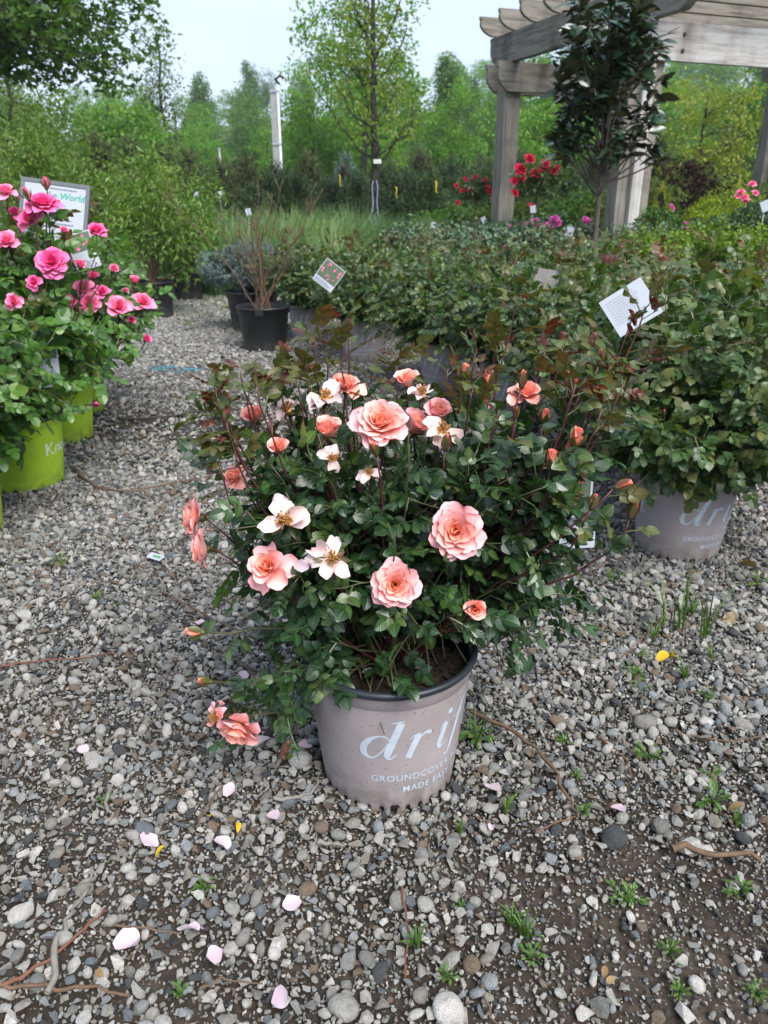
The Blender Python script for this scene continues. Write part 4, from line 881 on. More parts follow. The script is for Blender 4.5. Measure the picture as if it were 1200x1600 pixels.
# ------------------------------------------------------------------ signs and tags
def card(name, label, cat, w, h, M4, parts, thick=0.0016, mat=None):
    """parts: (name, material, list of (V2, F)) printed on the face (+z)"""
    t = thing(name, label, cat); t.matrix_world = M4
    V, F = box(-w/2, w/2, -h/2, h/2, -thick, 0); obj('card', build('card', V, F, mat or M_PAPER), t)
    for k, (pn, pm, shapes) in enumerate(parts):
        mb = MB()
        for V2, F2 in shapes: mb.add(np.c_[V2, np.full(len(V2), 0.0008 + 0.0008 * k)], [F2])
        obj(pn, mb.mesh(pn, pm), t)
    return t
def rect(x0, x1, y0, y1): return np.array([(x0, y0), (x1, y0), (x1, y1), (x0, y1)], float), np.array([[0, 1, 2, 3]])
def lines(x0, x1, y, h, seed, ragged=0.6):
    r = random.Random(seed); out = []; x = x0; e = x0 + (x1 - x0) * r.uniform(ragged, 1)
    while x < e: wv = r.uniform(0.012, 0.03) * (x1 - x0) / 0.12 * 0.5; out.append(rect(x, min(x + wv, e), y, y + h)); x += wv + (x1 - x0) * 0.02
    return out
def face(p, nrm_, roll=0.0):
    z = Vector(nrm_).normalized(); x = Vector((0, 0, 1)).cross(z).normalized(); y = z.cross(x)
    m = Matrix((x, y, z)).transposed().to_4x4(); return Matrix.Translation(Vector(p)) @ m @ Matrix.Rotation(roll, 4, 'Z')
def flower_print(w, h, y0, y1, seed, n=16):
    r = random.Random(seed); return [disc2(r.uniform(-w/2 + 0.006, w/2 - 0.006), r.uniform(y0 + 0.005, y1 - 0.005), r.uniform(0.003, 0.007), 7) for _ in range(n)]
M_PHOTOG = plain('printed_foliage', (0.07, 0.11, 0.06), 0.5, 0.5, 0, 0.8, 130); M_PHOTOP = plain('printed_pink', (0.75, 0.12, 0.28), 0.5); M_PHOTOR = plain('printed_coral', (0.75, 0.06, 0.04), 0.5, 0.5, 0, 0.8, 200); M_LIMEINK = plain('lime_ink', (0.5, 0.62, 0.05), 0.5)
sp = at(84, 334, 2.72); sw, sh = 0.205, 0.195
txt = text_tris('the World', 0.030, 0.0005, 0.25)
sgn = card('plant_sign', 'white printed information sheet in a grey plastic frame among the pink roses', 'sign', sw, sh, face(sp, (0.10, -0.95, 0.30), R(-8)), [
    ('heading', M_TEAL, [(txt[0] + (0.030, 0.050), txt[1])]),
    ('print', M_INK, sum([lines(-0.03, 0.075, y, h, i, 0.55) for i, (y, h) in enumerate([(0.080, .003), (0.028, .003), (0.014, .0055), (0.002, .0035), (-0.009, .0035), (-0.019, .0035), (-0.033, .0035), (-0.044, .0035), (-0.066, .0035), (-0.075, .0035)])], []))])
for (x0, x1, y0, y1) in ((-sw/2 - .008, sw/2 + .008, sh/2 - .004, sh/2 + .008), (-sw/2 - .008, sw/2 + .008, -sh/2 - .008, -sh/2 + .002), (-sw/2 - .008, -sw/2 + .004, -sh/2 + .002, sh/2 - .004), (sw/2 - .004, sw/2 + .008, -sh/2 + .002, sh/2 - .004)):
    V, F = box(x0, x1, y0, y1, -0.006, 0.003); obj('frame', build('frame', V, F, M_SIGNFR), sgn)
Vs, Fs = tube([(0, -sh/2 - 0.6, -0.10), (0, -sh/2, -0.006), (0, 0, -0.008)], 0.004, 6); obj('stake', build('stake', Vs, Fs, M_SIGNFR), sgn)
def photo_tag(label, p, n, roll, w, h, ink, seed, mat=None, frac=0.45):
    return card('plant_tag', label, 'plant tag', w, h, face(p, n, roll), [('photo', M_PHOTOG, [rect(-w/2 + .004, w/2 - .004, -h/2 + h * (1 - frac) * 0.9, h/2 - .004)]), ('blossom_print', ink, [(np.array(V), F) for V, F in flower_print(w * 0.9, h, -h/2 + h * (1 - frac) * 0.9 + .003, h/2 - .006, seed)]), ('print', M_INK, sum([lines(-w/2 + .008, w/2 - .008, -h/2 + .008 + i * .007, .0022, seed + i) for i in range(3)], []))])
t = photo_tag('plant tag with a pink rose photo below the framed information sheet', at(130, 392, 2.68), (0.1, -0.9, 0.35), R(17), 0.082, 0.125, M_PHOTOP, 3)
photo_tag('narrow upright plant tag half hidden in pink rose leaves above the lime pots', at(76, 560, 2.28), (0.75, -0.6, 0.05), R(-4), 0.06, 0.17, M_PHOTOG, 4)
photo_tag('diamond tilted photo tag with pink roses in a green rose bush', at(514, 430, 4.22), (-0.1, -0.95, 0.3), R(-36), 0.125, 0.135, M_PHOTOP, 5, None, 0.72)
photo_tag('white framed plant tag with coral rose photo stuck in the apricot rose pot', at(893, 770, 1.20), (0.15, -0.95, 0.2), R(-3), 0.075, 0.085, M_PHOTOR, 6, None, 0.9)
photo_tag('lower plain white care card hanging at the side of the apricot rose', at(902, 832, 1.19), (0.15, -0.95, 0.2), R(-2), 0.065, 0.055, M_INK, 7, None, 0.1)
w_, h_ = 0.098, 0.092
card('plant_tag', 'big white care tag covered in fine print, tilted in the green rose row', 'plant tag', w_, h_, face(at(985, 480, 1.66), (-0.35, -0.85, 0.45), R(38)), [('print', M_INK, sum([lines(-w_/2 + .008, w_/2 - .018, h_/2 - .013 - i * .006, .0009, 60 + i, 0.8) for i in range(10)], []))])
M_CARDG = plain('aged_card', (0.19, 0.18, 0.175), 0.6, 0.4, 0, 0.4, 20)
card('plant_tag', 'aged grey brown tag in the green rose of the second row', 'plant tag', 0.10, 0.13, face(at(852, 446, 3.25), (-0.1, -0.95, 0.25), R(-8)), [('print', M_INK, sum([lines(-.045, .045, -.05 + i * .012, .003, 80 + i) for i in range(3)], []))], 0.0016, M_CARDG)
# ------------------------------------------------------------------ pergola
def plank(name, parent, length, height, thick, M4, mat, ends=(0, 0), sc=0.12):
    """board along local x, height on z, thickness on y, optional scalloped ends"""
    def prof(end):
        if not end: return [(0, 0), (0, height)]
        pts = []
        for k in range(9):
            t = k / 8; a = t * math.pi / 2
            pts.append((sc * (1 - math.sin(a)) * 1.0 + 0.012 * math.sin(t * math.pi * 2), height * 0.80 * t if False else height * 0.78 * (1 - math.cos(a))))
        return pts + [(-0.012, height * 0.84), (-0.012, height)]
    a = prof(ends[0]); b = [(length - x, z) for x, z in prof(ends[1])][::-1]
    poly = a + b; n = len(poly)
    V = [(x, -thick / 2, z) for x, z in poly] + [(x, thick / 2, z) for x, z in poly]
    bm = bmesh.new(); vs_ = [bm.verts.new(v) for v in V]
    bm.faces.new(vs_[:n][::-1]); bm.faces.new(vs_[n:])
    for i in range(n): j = (i + 1) % n; bm.faces.new((vs_[i], vs_[j], vs_[n + j], vs_[n + i]))
    bmesh.ops.recalc_face_normals(bm, faces=bm.faces[:])
    bmesh.ops.bevel(bm, geom=[e for e in bm.edges if len(e.link_faces) == 2 and e.calc_face_angle() > 0.9], offset=0.004, segments=1, affect='EDGES')
    me = bpy.data.meshes.new(name); bm.to_mesh(me); bm.free(); me.materials.append(mat)
    return obj(name, me, parent, mat4=M4)
Npt = Vector((2.22, 7.5, 0)); uu = Vector((-0.346, 0.938, 0)).normalized(); vv = Vector((0.938, 0.346, 0)).normalized()
perg = thing('pergola', 'weathered grey wooden pergola with scalloped rafter ends behind the rose rows', 'pergola', Npt)
def pm(o, xdir, ydir=None):
    x = Vector(xdir); z = Vector((0, 0, 1)); y = z.cross(x) if ydir is None else Vector(ydir)
    return Matrix.Translation(Vector(o)) @ Matrix((x, y, z)).transposed().to_4x4()
def post(o, w, d, h, mat, name='post'):
    # stands upright: local x is the length
    m = Matrix.Translation(Vector(o)) @ Matrix((Vector((0, 0, 1)), uu, -vv)).transposed().to_4x4()
    return plank(name, perg, h, w, d, m @ Matrix.Translation((0, 0, -w / 2)), mat)
ZB, LU, LV = 1.97, 2.35, 3.95
for i, c in enumerate((Vector((0, 0, 0)), uu * LU, vv * LV, uu * LU + vv * LV)):
    if i == 1: post(c, 0.20, 0.19, ZB + 0.02, M_WOOD)
    else:
        for s, mm in ((-0.115, M_WOOD), (0.115, M_WOOD)): post(c + vv * s, 0.12, 0.15, ZB + 0.28, mm)
        post(c - uu * 0.10, 0.11, 0.05, ZB + 0.02, M_WOODL)
for k, c in enumerate((-uu * 0.10, uu * LU - uu * 0.13, uu * LU + uu * 0.13)):
    plank('beam', perg, LV + 1.05 if k == 0 else 1.6, 0.29, 0.05, pm(c - vv * (0.22 + 0.0 * k) + Vector((0, 0, ZB)), vv), M_WOODL if k == 0 else M_WOOD, (1 if k else 0, 1), 0.14)
for k, c in enumerate((-vv * 0.02, vv * LV)):
    plank('beam', perg, LU + 1.0, 0.29, 0.09, pm(c - uu * 0.62 + Vector((0, 0, ZB + 0.292)), uu), M_WOOD, (1, 1), 0.14)
for k in range(8):
    plank('rafter', perg, LV + 1.1, 0.19, 0.045, pm(-uu * 0.45 + uu * (k * (LU + 0.75) / 7) - vv * 0.24 + Vector((0, 0, ZB + 0.584)), vv), M_WOOD, (1, 1), 0.16)

M_BOLT = plain('bolt_metal', (0.06, 0.05, 0.045), 0.6, 0.5, 0.6)
for c, z in ((vv * 0.3, .08), (vv * 0.3, .2), (vv * 1.5, .06), (vv * 1.5, .22), (vv * -.1, .1), (vv * -.1, .2)):
    V, F = lathe([(0, 0.012), (.016, .010), (.018, 0)], 8); bo = obj('bolt', build('bolt', V, F, M_BOLT), perg); bo.matrix_local = Matrix.Translation(c - uu * 0.125 + Vector((0, 0, ZB + z))) @ Vector((0, 0, 1)).rotation_difference(-uu).to_matrix().to_4x4()
# ------------------------------------------------------------------ generic leafy plants
def quad_leaf(w=0.6, fold=0.15): return np.array([(0, 0, 0), (0.45, -w / 2, fold * w), (1, 0, -0.12), (0.45, w / 2, fold * w)]), [np.array([[0, 1, 2, 3]])]
def star_leaf():
    a = np.array([math.pi, 2.2, 1.25, 0.62, 0.0, -0.62, -1.25, -2.2]); rr = np.array([0.12, 0.5, 0.28, 0.62, 0.36, 0.62, 0.28, 0.5]); rr = np.array([0.1, 0.52, 0.6, 0.36, 0.75, 0.36, 0.6, 0.52])
    V = np.stack([rr * np.cos(a) + 0.3, rr * np.sin(a), 0.08 * np.abs(np.sin(a)) - 0.1 * rr * np.cos(a)], -1); return V, [np.array([[0, 7, 6, 5, 4, 3, 2, 1]])]
def clumps(r, centres, rads, per, size, tpl, flat=0.6, spread=1.0, outward=None):
    """leaves gathered in loose clumps; returns P, M, S"""
    n = len(centres); c = np.repeat(centres, per, 0); rd = np.repeat(rads, per)
    e = r.normal(size=(n * per, 3)); e = nrm(e) * (r.uniform(0, 1, (n * per, 1)) ** 0.5) * (1, 1, flat)
    P = c + e * rd[:, None] * spread; d = nrm(e + r.normal(0, 0.7, (n * per, 3)) + (0, 0, -0.15)); nn = nrm(np.array([0, 0, 1.0]) + 0.5 * e + r.normal(0, 0.45, (n * per, 3)))
    return P, frames(d, nn), size * r.uniform(0.6, 1.3, n * per)
def blob_points(r, n, ell, shell=0.45):
    """points in a union of ellipsoids (c, rad), biased to the outside"""
    vol = np.array([np.prod(e[1]) for e in ell]) ** 0.7; k = r.choice(len(ell), n, p=vol / vol.sum())
    c = np.array([ell[i][0] for i in k], float); rd = np.array([ell[i][1] for i in k], float); e = nrm(r.normal(size=(n, 3))) * (r.uniform(shell ** 3, 1, (n, 1)) ** (1 / 3))
    return c + e * rd
def branchy(r, base, trunk_top, r0, ell, nb, sides=7, lean=0.0, tw=0.5):
    """tapered trunk with limbs reaching into the crown"""
    mb = MB(); base = np.array(base, float); top = np.array(trunk_top, float); L = np.linalg.norm(top - base)
    tp = bez(base, base + (0, 0, L * 0.35), top - (lean, 0, L * 0.35), top, 9); tp[1:-1] += r.normal(0, 0.012 * L, (7, 3)) * (1, 1, 0)
    mb.add(*tube(tp, r0 * np.linspace(1, 0.3, 9), sides)); ends = blob_points(r, nb, ell, 0.5)
    for e in ends:
        i = int(np.clip(np.argmin(np.linalg.norm(tp - (e - (0, 0, 0.35 * np.linalg.norm(e[:2] - tp[-1][:2]))), axis=1)), 3, 8)); p = tp[i]; Lb = np.linalg.norm(e - p)
        pth = bez(p, p + (e - p) * 0.3 + (0, 0, Lb * 0.1), p + (e - p) * 0.7 + (0, 0, Lb * 0.05), e, 6); pth[1:-1] += r.normal(0, 0.03 * Lb, (4, 3)); rb = r0 * (1 - 0.08 * i) * 0.42
        mb.add(*tube(pth, np.linspace(rb, rb * 0.18, 6), 4))
        for q in range(2):
            a = pth[int(r.integers(2, 5))]; b = a + nrm(e - p + r.normal(0, 0.6 * Lb, 3)) * Lb * 0.4; mb.add(*tube([a, (a + b) / 2 + r.normal(0, .02 * Lb, 3), b], [rb * 0.35, rb * 0.25, rb * 0.12], 3))
    return mb, ends
def leafy(r, ell, ncl, per, crad, size, tpl, mat, name='crown', shell=0.45, flat=0.7, extra=None):
    c = blob_points(r, ncl, ell, shell)
    if extra is not None: c = np.concatenate([c, extra])
    P, M, S = clumps(r, c, crad * r.uniform(0.6, 1.3, len(c)), per, size, tpl, flat); V, F = scatter(tpl[0], tpl[1], P, M, S)
    k = len(tpl[0]); base = np.repeat(r.uniform(0, 1, len(c)), per * k) * 0.6 + np.repeat(r.uniform(0, 1, len(P)), k) * 0.4
    return build(name, V, F, mat, False, {'rnd': base * 0.8})
def tree_proto(name, label, seed, h, ell, r0, ncl, per, crad, size, mat, bark, tpl, nb=12, trunk_top=None, group=None, shell=0.45):
    r = np.random.default_rng(seed); t = thing(name, label, 'tree', (0, 0, 0), group)
    mb, ends = branchy(r, (0, 0, -0.1), trunk_top or (0.02 * h, 0, h * 0.8), r0, ell, nb)
    obj('trunk', mb.mesh('trunk', bark, True), t); obj('crown', leafy(r, ell, ncl, per, crad, size, tpl, mat, 'crown', shell, 0.75, ends), t); return t
Q = quad_leaf(0.62)
LM_A = leaf_mat('woodland_leaf_bright', [(0.095, 0.22, 0.025), (0.14, 0.28, 0.035), (0.07, 0.175, 0.025), (0.17, 0.30, 0.045)], 0.6, 0.3, 0.3)
LM_B = leaf_mat('woodland_leaf_mid', [(0.062, 0.15, 0.03), (0.095, 0.195, 0.036), (0.05, 0.125, 0.028), (0.125, 0.22, 0.045)], 0.6, 0.28, 0.3)
LM_C = leaf_mat('woodland_leaf_olive', [(0.09, 0.15, 0.03), (0.13, 0.175, 0.042), (0.065, 0.115, 0.026)], 0.6, 0.28, 0.3)
LM_D = leaf_mat('woodland_leaf_deep', [(0.028, 0.065, 0.022), (0.045, 0.09, 0.028), (0.02, 0.05, 0.02)], 0.6, 0.22, 0.3)
LM_Y = leaf_mat('yellow_green_leaf', [(0.20, 0.24, 0.03), (0.26, 0.28, 0.05), (0.14, 0.19, 0.03)], 0.55, 0.32, 0.3)
# far woods: six kinds, copied
def far_proto(kind, seed, mat):
    r = np.random.default_rng(seed); H = 10.0
    if kind == 'round': ell = [((r.normal(0, 1.0), r.normal(0, 1.0), 5.2 + r.normal(0, 1.4)), (2.3, 2.3, 1.9)) for _ in range(6)] + [((0, 0, 7.8), (2.0, 2.0, 2.0)), ((0, 0, 4), (2.6, 2.6, 2.4))]
    elif kind == 'tall': ell = [((r.normal(0, 0.6), r.normal(0, 0.6), 3.2 + 1.25 * i), (1.9 - 0.2 * i, 1.9 - 0.2 * i, 1.3)) for i in range(6)]
    else: ell = [((r.normal(0, 1.6), r.normal(0, 1.6), 4 + r.normal(0, 1.6)), (1.7, 1.7, 1.5)) for _ in range(9)]
    return tree_proto('woodland_tree', 'x', seed, H, ell, 0.17, 300, 32, 0.62, 0.22, mat, M_BARKD, Q, 14)
FAR = [far_proto('round', 401, LM_A), far_proto('tall', 402, LM_B), far_proto('loose', 403, LM_C), far_proto('round', 404, LM_B), far_proto('loose', 405, LM_A), far_proto('tall', 406, LM_D)]
used = set(); rr = random.Random(9)
ROWS = [(33, 2.7, 5.2, 'leafy tree in the first row of woods behind the nursery beds', 'first row of the woods', (0, 2, 3, 4)), (46, 3.3, 6.5, 'leafy tree in the middle of the woods behind the nursery', 'middle of the woods', (0, 1, 2, 3, 4)), (64, 4.3, 7.6, 'tall leafy tree at the foot of the wooded hill', 'foot of the wooded hill', (0, 1, 3, 4, 5)), (92, 5.6, 7.8, 'hazy tree on the wooded hillside', 'wooded hillside', (0, 1, 3, 4)), (128, 6.2, 7.8, 'pale hazy tree along the crest of the wooded hill', 'crest of the wooded hill', (0, 3, 4))]
for D, gap, h, lab, grp, kinds in ROWS:
    half = D * 0.56 + 4; x = -half
    while x < half:
        k = rr.choice(kinds); y = D + rr.uniform(-0.10, 0.10) * D; s = h / 10 * rr.uniform(0.78, 1.15) * (1.12 if x > D * 0.08 else 0.95)
        z = float(hill_z(np.float64(x), np.float64(y))); lc = (x, y, z - 0.1); sc = (s * rr.uniform(0.9, 1.15), s * rr.uniform(0.9, 1.15), s)
        if k not in used: o = FAR[k]; used.add(k); o.location = lc; o.scale = sc; o.rotation_euler = (0, 0, rr.uniform(0, 6.28)); o['label'] = lab; o['group'] = grp
        else: dup(FAR[k], lc, rr.uniform(0, 6.28), sc, lab, grp)
        x += gap * rr.uniform(0.75, 1.25)

# individual trees
def tree_at(name, label, px, D, ytop, seed, ellf, r0, ncl, per, crad, size, mat, bark=M_BARK, tpl=Q, nb=14, shell=0.4, tt=0.85):
    H = float(at(px, ytop, D).z); t = tree_proto(name, label, seed, H, ellf(H), r0, ncl, per, crad, size, mat, bark, tpl, nb, (0, 0, H * tt), None, shell); t.location = (X(px, D, 1.0), D, 0); return t
tree_at('slender_tree', 'slender open tree with thin dark trunk rising above the woods', 268, 27, 38, 501, lambda H: [((0, 0, H * (0.50 + 0.07 * i)), (0.95 - 0.07 * i, 0.95 - 0.07 * i, 0.6)) for i in range(7)], 0.09, 95, 16, 0.42, 0.11, LM_C, M_BARKD, Q, 26, 0.3, 0.95)
tree_at('leafy_tree', 'bright green leafy tree standing behind the wrapped tree', 572, 27, -70, 502, lambda H: [((0.2, 0, H * 0.45), (1.9, 1.5, 1.6)), ((0.0, 0, H * 0.65), (1.8, 1.5, 1.5)), ((0.3, 0, H * 0.86), (1.5, 1.3, 1.3)), ((0.9, 0, H * 0.52), (1.2, 1.1, 1.1)), ((-1.0, 0, H * 0.72), (1.1, 1.0, .9))], 0.13, 190, 30, 0.42, 0.15, LM_A, M_BARKD, Q, 22)
tree_at('leafy_tree', 'fine textured green tree filling the corner above the pink roses', 40, 19, 78, 503, lambda H: [((0, 0, H * 0.5), (1.7, 1.3, 1.5)), ((-0.5, 0, H * 0.75), (1.3, 1.1, 0.9)), ((0.9, 0, H * 0.5), (1.1, 1, 1.1)), ((-1.2, 0, H * 0.4), (1.4, 1, 1.1))], 0.11, 230, 30, 0.34, 0.095, LM_C, M_BARKD, Q, 22)
tree_at('leafy_tree', 'bright green bushy tree left of the slender open tree', 185, 24, 128, 504, lambda H: [((0, 0, H * 0.5), (1.5, 1.2, 1.3)), ((0.7, 0, H * 0.66), (0.9, 0.9, 0.8)), ((-0.8, 0, H * 0.6), (1.0, 0.9, 0.9))], 0.10, 170, 30, 0.36, 0.12, LM_A, M_BARKD, Q, 16)
# wrapped specimen tree
D = 13.0; H = float(at(585, -40, D).z); r = np.random.default_rng(510)
wt = thing('wrapped_tree', 'young yellow green tree with its trunk wrapped in dark plastic', 'tree', (X(586, D, 0.8), D, 0))
ell = [((0, 0, 1.75), (0.75, .6, .45)), ((-0.15, 0, 2.3), (1.05, .7, .5)), ((0.1, 0, 2.9), (1.2, .8, .55)), ((0, 0, 3.5), (1.25, .8, .5)), ((0, 0, 4.1), (1.0, .7, .5))]
mb = MB(); mb.add(*tube(bez((0, 0, 0), (0.02, 0, 1.2), (-0.05, 0, 2.6), (0, 0, 4.4), 12), np.linspace(0.075, 0.02, 12), 8)); tips = []
for i in range(19):
    z0 = r.uniform(1.3, 3.3); a = r.uniform(0, 6.28); L = r.uniform(0.5, 1.5); b0 = np.array([0, 0, z0]); out = r.uniform(0.3, 0.7); e = b0 + np.array([math.cos(a) * L * out, math.sin(a) * L * 0.6, L * r.uniform(0.5, 1.0)]); pth = bez(b0, b0 + (e - b0) * (0.5, 0.5, 0.2), e - (0, 0, L * 0.25), e, 9); pth[1:-1] += r.normal(0, 0.03, (7, 3)); mb.add(*tube(pth, np.linspace(0.018, 0.003, 9), 4))
    for q in pth[2:]:
        tips.append(q + r.normal(0, 0.1, 3)); tw = q + nrm(r.normal(0, 1, 3) + (0, 0, 0.6)) * r.uniform(0.12, 0.4); mb.add(*tube([q, (q + tw) / 2 + r.normal(0, .02, 3), tw], [.006, .004, .002], 3)); tips.append(tw)
obj('trunk', mb.mesh('trunk', M_BARKD, True), wt); obj('crown', leafy(r, ell, 10, 7, 0.16, 0.075, Q, leaf_mat('young_tree_leaf', [(0.15, 0.21, 0.035), (0.21, 0.25, 0.05), (0.12, 0.19, 0.03)], .55, .3, .3), 'crown', 0.2, 0.8, np.array(tips)), wt)
M_WRAP = plain('dark_wrap', (0.018, 0.018, 0.035), 0.25, 0.6, 0, 0.5, 30, 0.8, 18); M_LABELP = plain('purple_label', (0.07, 0.03, 0.16), 0.4); M_LABELG = plain('green_label', (0.35, 0.5, 0.12), 0.4); M_STRAP = plain('grey_strap', (0.32, 0.35, 0.42), 0.4)
zz = np.linspace(0.1, 1.12, 16); V, F = tube([(0.012 * math.sin(k * 3), 0, z) for k, z in enumerate(zz)], 0.070 + 0.010 * np.sin(np.arange(16) * 2.1), 10); obj('wrap', build('wrap', V, F, M_WRAP, True), wt)
for z0, z1, m in ((0.16, 0.30, M_LABELP), (0.30, 0.44, M_LABELG), (0.47, 0.53, M_LABELP)):
    V, F = lathe([(0.082, z0), (0.084, (z0 + z1) / 2), (0.082, z1)], 12); obj('label_band', build('label_band', V, F, m, True), wt)
for s in (-1, 1):
    V, F = tube(bez((s * 0.02, -0.09, 1.12), (s * 0.09, -0.09, 1.0), (s * -0.03, -0.09, 0.8), (s * 0.08, -0.085, 0.58), 8), 0.008, 5); obj('strap', build('strap', V, F, M_STRAP, True), wt)
V, F = box(-0.02, 0.10, -0.12, -0.10, 1.36, 1.42); obj('tie', build('tie', V, F, plain('white_tie', (0.7, 0.7, 0.68), 0.5)), wt)

# big maple reaching over the left corner
M_MAPLE = leaf_mat('maple_leaf', [(0.045, 0.10, 0.018), (0.065, 0.135, 0.022), (0.035, 0.08, 0.018), (0.10, 0.17, 0.03)], 0.5, 0.3, 0.35)
r = np.random.default_rng(520); mp = thing('maple_tree', 'dark green maple reaching its branches over the corner of the yard', 'tree', (-7.6, 10.5, 0)); mb = MB(); tips = []
mb.add(*tube(bez((0, 0, 0), (0, 0, 2), (0.3, 0, 3), (0.2, 0, 7), 10), np.linspace(0.24, 0.07, 10), 9))
def mloc(px, py, D): return np.array(at(px, py, D)) - np.array([-7.6, 10.5, 0])
for px, py, D in [(90, 10, 10), (150, 60, 10.3), (175, 115, 10.6), (120, 105, 10.0), (60, 60, 9.6), (30, 95, 9.9), (245, 20, 10.8), (215, 50, 11.0), (200, -20, 10.5), (130, -30, 10), (20, 20, 9.5), (-30, 60, 9.8), (-60, 0, 10), (60, -60, 10.5), (0, -90, 11), (150, -90, 11.5), (-80, 100, 10.6), (100, 60, 11.0), (70, 115, 10.4), (140, 85, 9.8), (165, 30, 11), (240, -40, 11.4)]:
    e = mloc(px, py, D); a = np.array([0.1, 0, min(5.5, e[2] * 0.75 + 1.2)]); L = np.linalg.norm(e - a); pth = bez(a, a + (e - a) * 0.3 + (0, 0, 0.35), a + (e - a) * 0.7 + (0, 0, 0.35), e, 12); pth[1:-1] += r.normal(0, 0.03, (10, 3)); mb.add(*tube(pth, np.linspace(0.05, 0.006, 12), 5))
    dens = 5 if px > 190 else 15
    for q in pth[4:]:
        for _ in range(dens):
            z = q + r.normal(0, 0.26 if px < 190 else 0.2, 3) * (1, 1, 0.5); tips.append(z)
            if _ % 3 == 0: mb.add(*tube([q, (q + z) / 2 + (0, 0, 0.03), z], [0.007, 0.005, 0.003], 3))
tips = np.array(tips); P, M, S = clumps(r, tips, np.full(len(tips), 0.15), 6, 0.085, None, 0.5); tpl = star_leaf(); V, F = scatter(tpl[0], tpl[1], P, M, S)
obj('trunk', mb.mesh('trunk', M_BARKD, True), mp); obj('crown', build('crown', V, F, M_MAPLE, False, {'rnd': np.repeat(r.uniform(0, 0.9, len(P)), 8)}), mp)

# trees and shrubs under and behind the pergola
tree_at('yellow_green_tree', 'yellow green feathery tree seen under the pergola beam', 1085, 14.5, 105, 530, lambda H: [((0, 0, H * 0.62), (0.85, .7, .7)), ((0.5, 0, H * 0.8), (0.7, .6, .5)), ((-0.5, 0, H * 0.78), (.6, .5, .5)), ((0.3, 0, H * .45), (.8, .6, .5))], 0.06, 120, 22, 0.24, 0.075, LM_Y, M_BARKD, Q, 16)
tree_at('leafy_tree', 'rich green tree beyond the pergola opening', 1180, 19, 90, 531, lambda H: [((0, 0, H * 0.6), (1.5, 1.2, 1.1)), ((0.2, 0, H * 0.8), (1.2, 1, .8)), ((-0.2, 0, H * 0.4), (1.3, 1, .9))], 0.1, 170, 30, 0.3, 0.10, LM_B, M_BARKD, Q, 14)
tree_at('leafy_tree', 'green tree behind the crown of the magnolia', 880, 24, 120, 532, lambda H: [((0, 0, H * 0.55), (1.8, 1.4, 1.3)), ((0.6, 0, H * 0.75), (1.2, 1, .9)), ((-1.2, 0, H * 0.5), (1.2, 1, 1.0))], 0.1, 170, 30, 0.36, 0.12, LM_A, M_BARKD, Q, 14)
M_JM = leaf_mat('japanese_maple_leaf', [(0.035, 0.010, 0.014), (0.06, 0.014, 0.018), (0.025, 0.010, 0.013)], 0.5, 0.2, 0.3)
tree_at('japanese_maple', 'dark purple red japanese maple beneath the pergola', 1072, 11, 225, 533, lambda H: [((0, 0, H * 0.72), (.36, .3, .26)), ((.2, 0, H * .6), (.3, .25, .2)), ((-.22, 0, H * .62), (.25, .22, .2))], 0.035, 90, 26, 0.11, 0.05, M_JM, M_BARKD, Q, 14, 0.3, 0.7)
# ------------------------------------------------------------------ magnolia
M_MAG = leaf_mat('magnolia_leaf', [(0.014, 0.040, 0.022), (0.022, 0.055, 0.028), (0.03, 0.062, 0.03)], 0.22, 0.04, 0.6, (2.6, 1.1, 0.7))
D = 6.1; mg = thing('magnolia', 'glossy dark leaved magnolia tree before the pergola post', 'tree', (X(938, D, 1.0), D, 0)); r = np.random.default_rng(540); MR = np.array(mg.location)
mb = MB(); mb.add(*tube(bez((0, 0, 0.2), (0.01, 0, 0.9), (-0.02, 0, 1.4), (0.02, 0, 2.15), 10), np.linspace(0.024, 0.008, 10), 7))
T, FF, lu, lv = leaflet(7, 0.40, 0.0, 0.22, 0.10); LMG = [build('leaf', *(lambda t: (t[0], [t[1]]))(leaflet(7, wd, 0, fo, cu)[:2]), M_MAG, True, {'rnd': np.full(21, 0.1)}) for wd, fo, cu in ((.40, .22, .1), (.36, .3, .2), (.44, .15, -0.05))]
lp = []
for i in range(84):
    px = r.uniform(868, 1030); py = r.uniform(5, 235)
    if ((px - 945) / 95) ** 2 + ((py - 120) / 150) ** 2 > 1.0: continue
    if py > 190 and 900 < px < 940: continue
    e = np.array(at(px, py, D + r.uniform(-0.35, 0.35))) - MR; z0 = np.clip(e[2] - r.uniform(0.2, 0.5), 0.9, 2.0); a = np.array([0, 0, z0]); pth = bez(a, a + (e - a) * (0.4, 0.4, 0.15), e - (0, 0, 0.06), e, 6); mb.add(*tube(pth, np.linspace(0.009, 0.004, 6), 4)); lp.append(e); lp.append(pth[4])
for px, py in ((866, 215), (880, 240), (905, 232), (1020, 225), (1030, 250)):
    e = np.array(at(px, py, D - 0.1)) - MR; a = np.array([0, 0, 1.0]); pth = bez(a, a + (e - a) * (0.5, 0.5, 0.1), e, e, 6); mb.add(*tube(pth, np.linspace(0.008, 0.004, 6), 4)); lp += [e, pth[4]]
obj('trunk', mb.mesh('trunk', M_BARK, True), mg); cnt = 0
LV = []
for e in lp:
    for k in range(8):
        a = k * 2.4 + r.uniform(0, 1); el = r.uniform(-0.55, 0.75); d = np.array([math.cos(a) * math.cos(el), math.sin(a) * math.cos(el), math.sin(el)]); nn = nrm(UP + r.normal(0, 0.4, 3))
        LV.append((e + d * 0.01 + r.normal(0, .015, 3), frames(d[None], nn[None])[0], r.uniform(0.09, 0.15)))
LV.sort(key=lambda q: q[0][1])
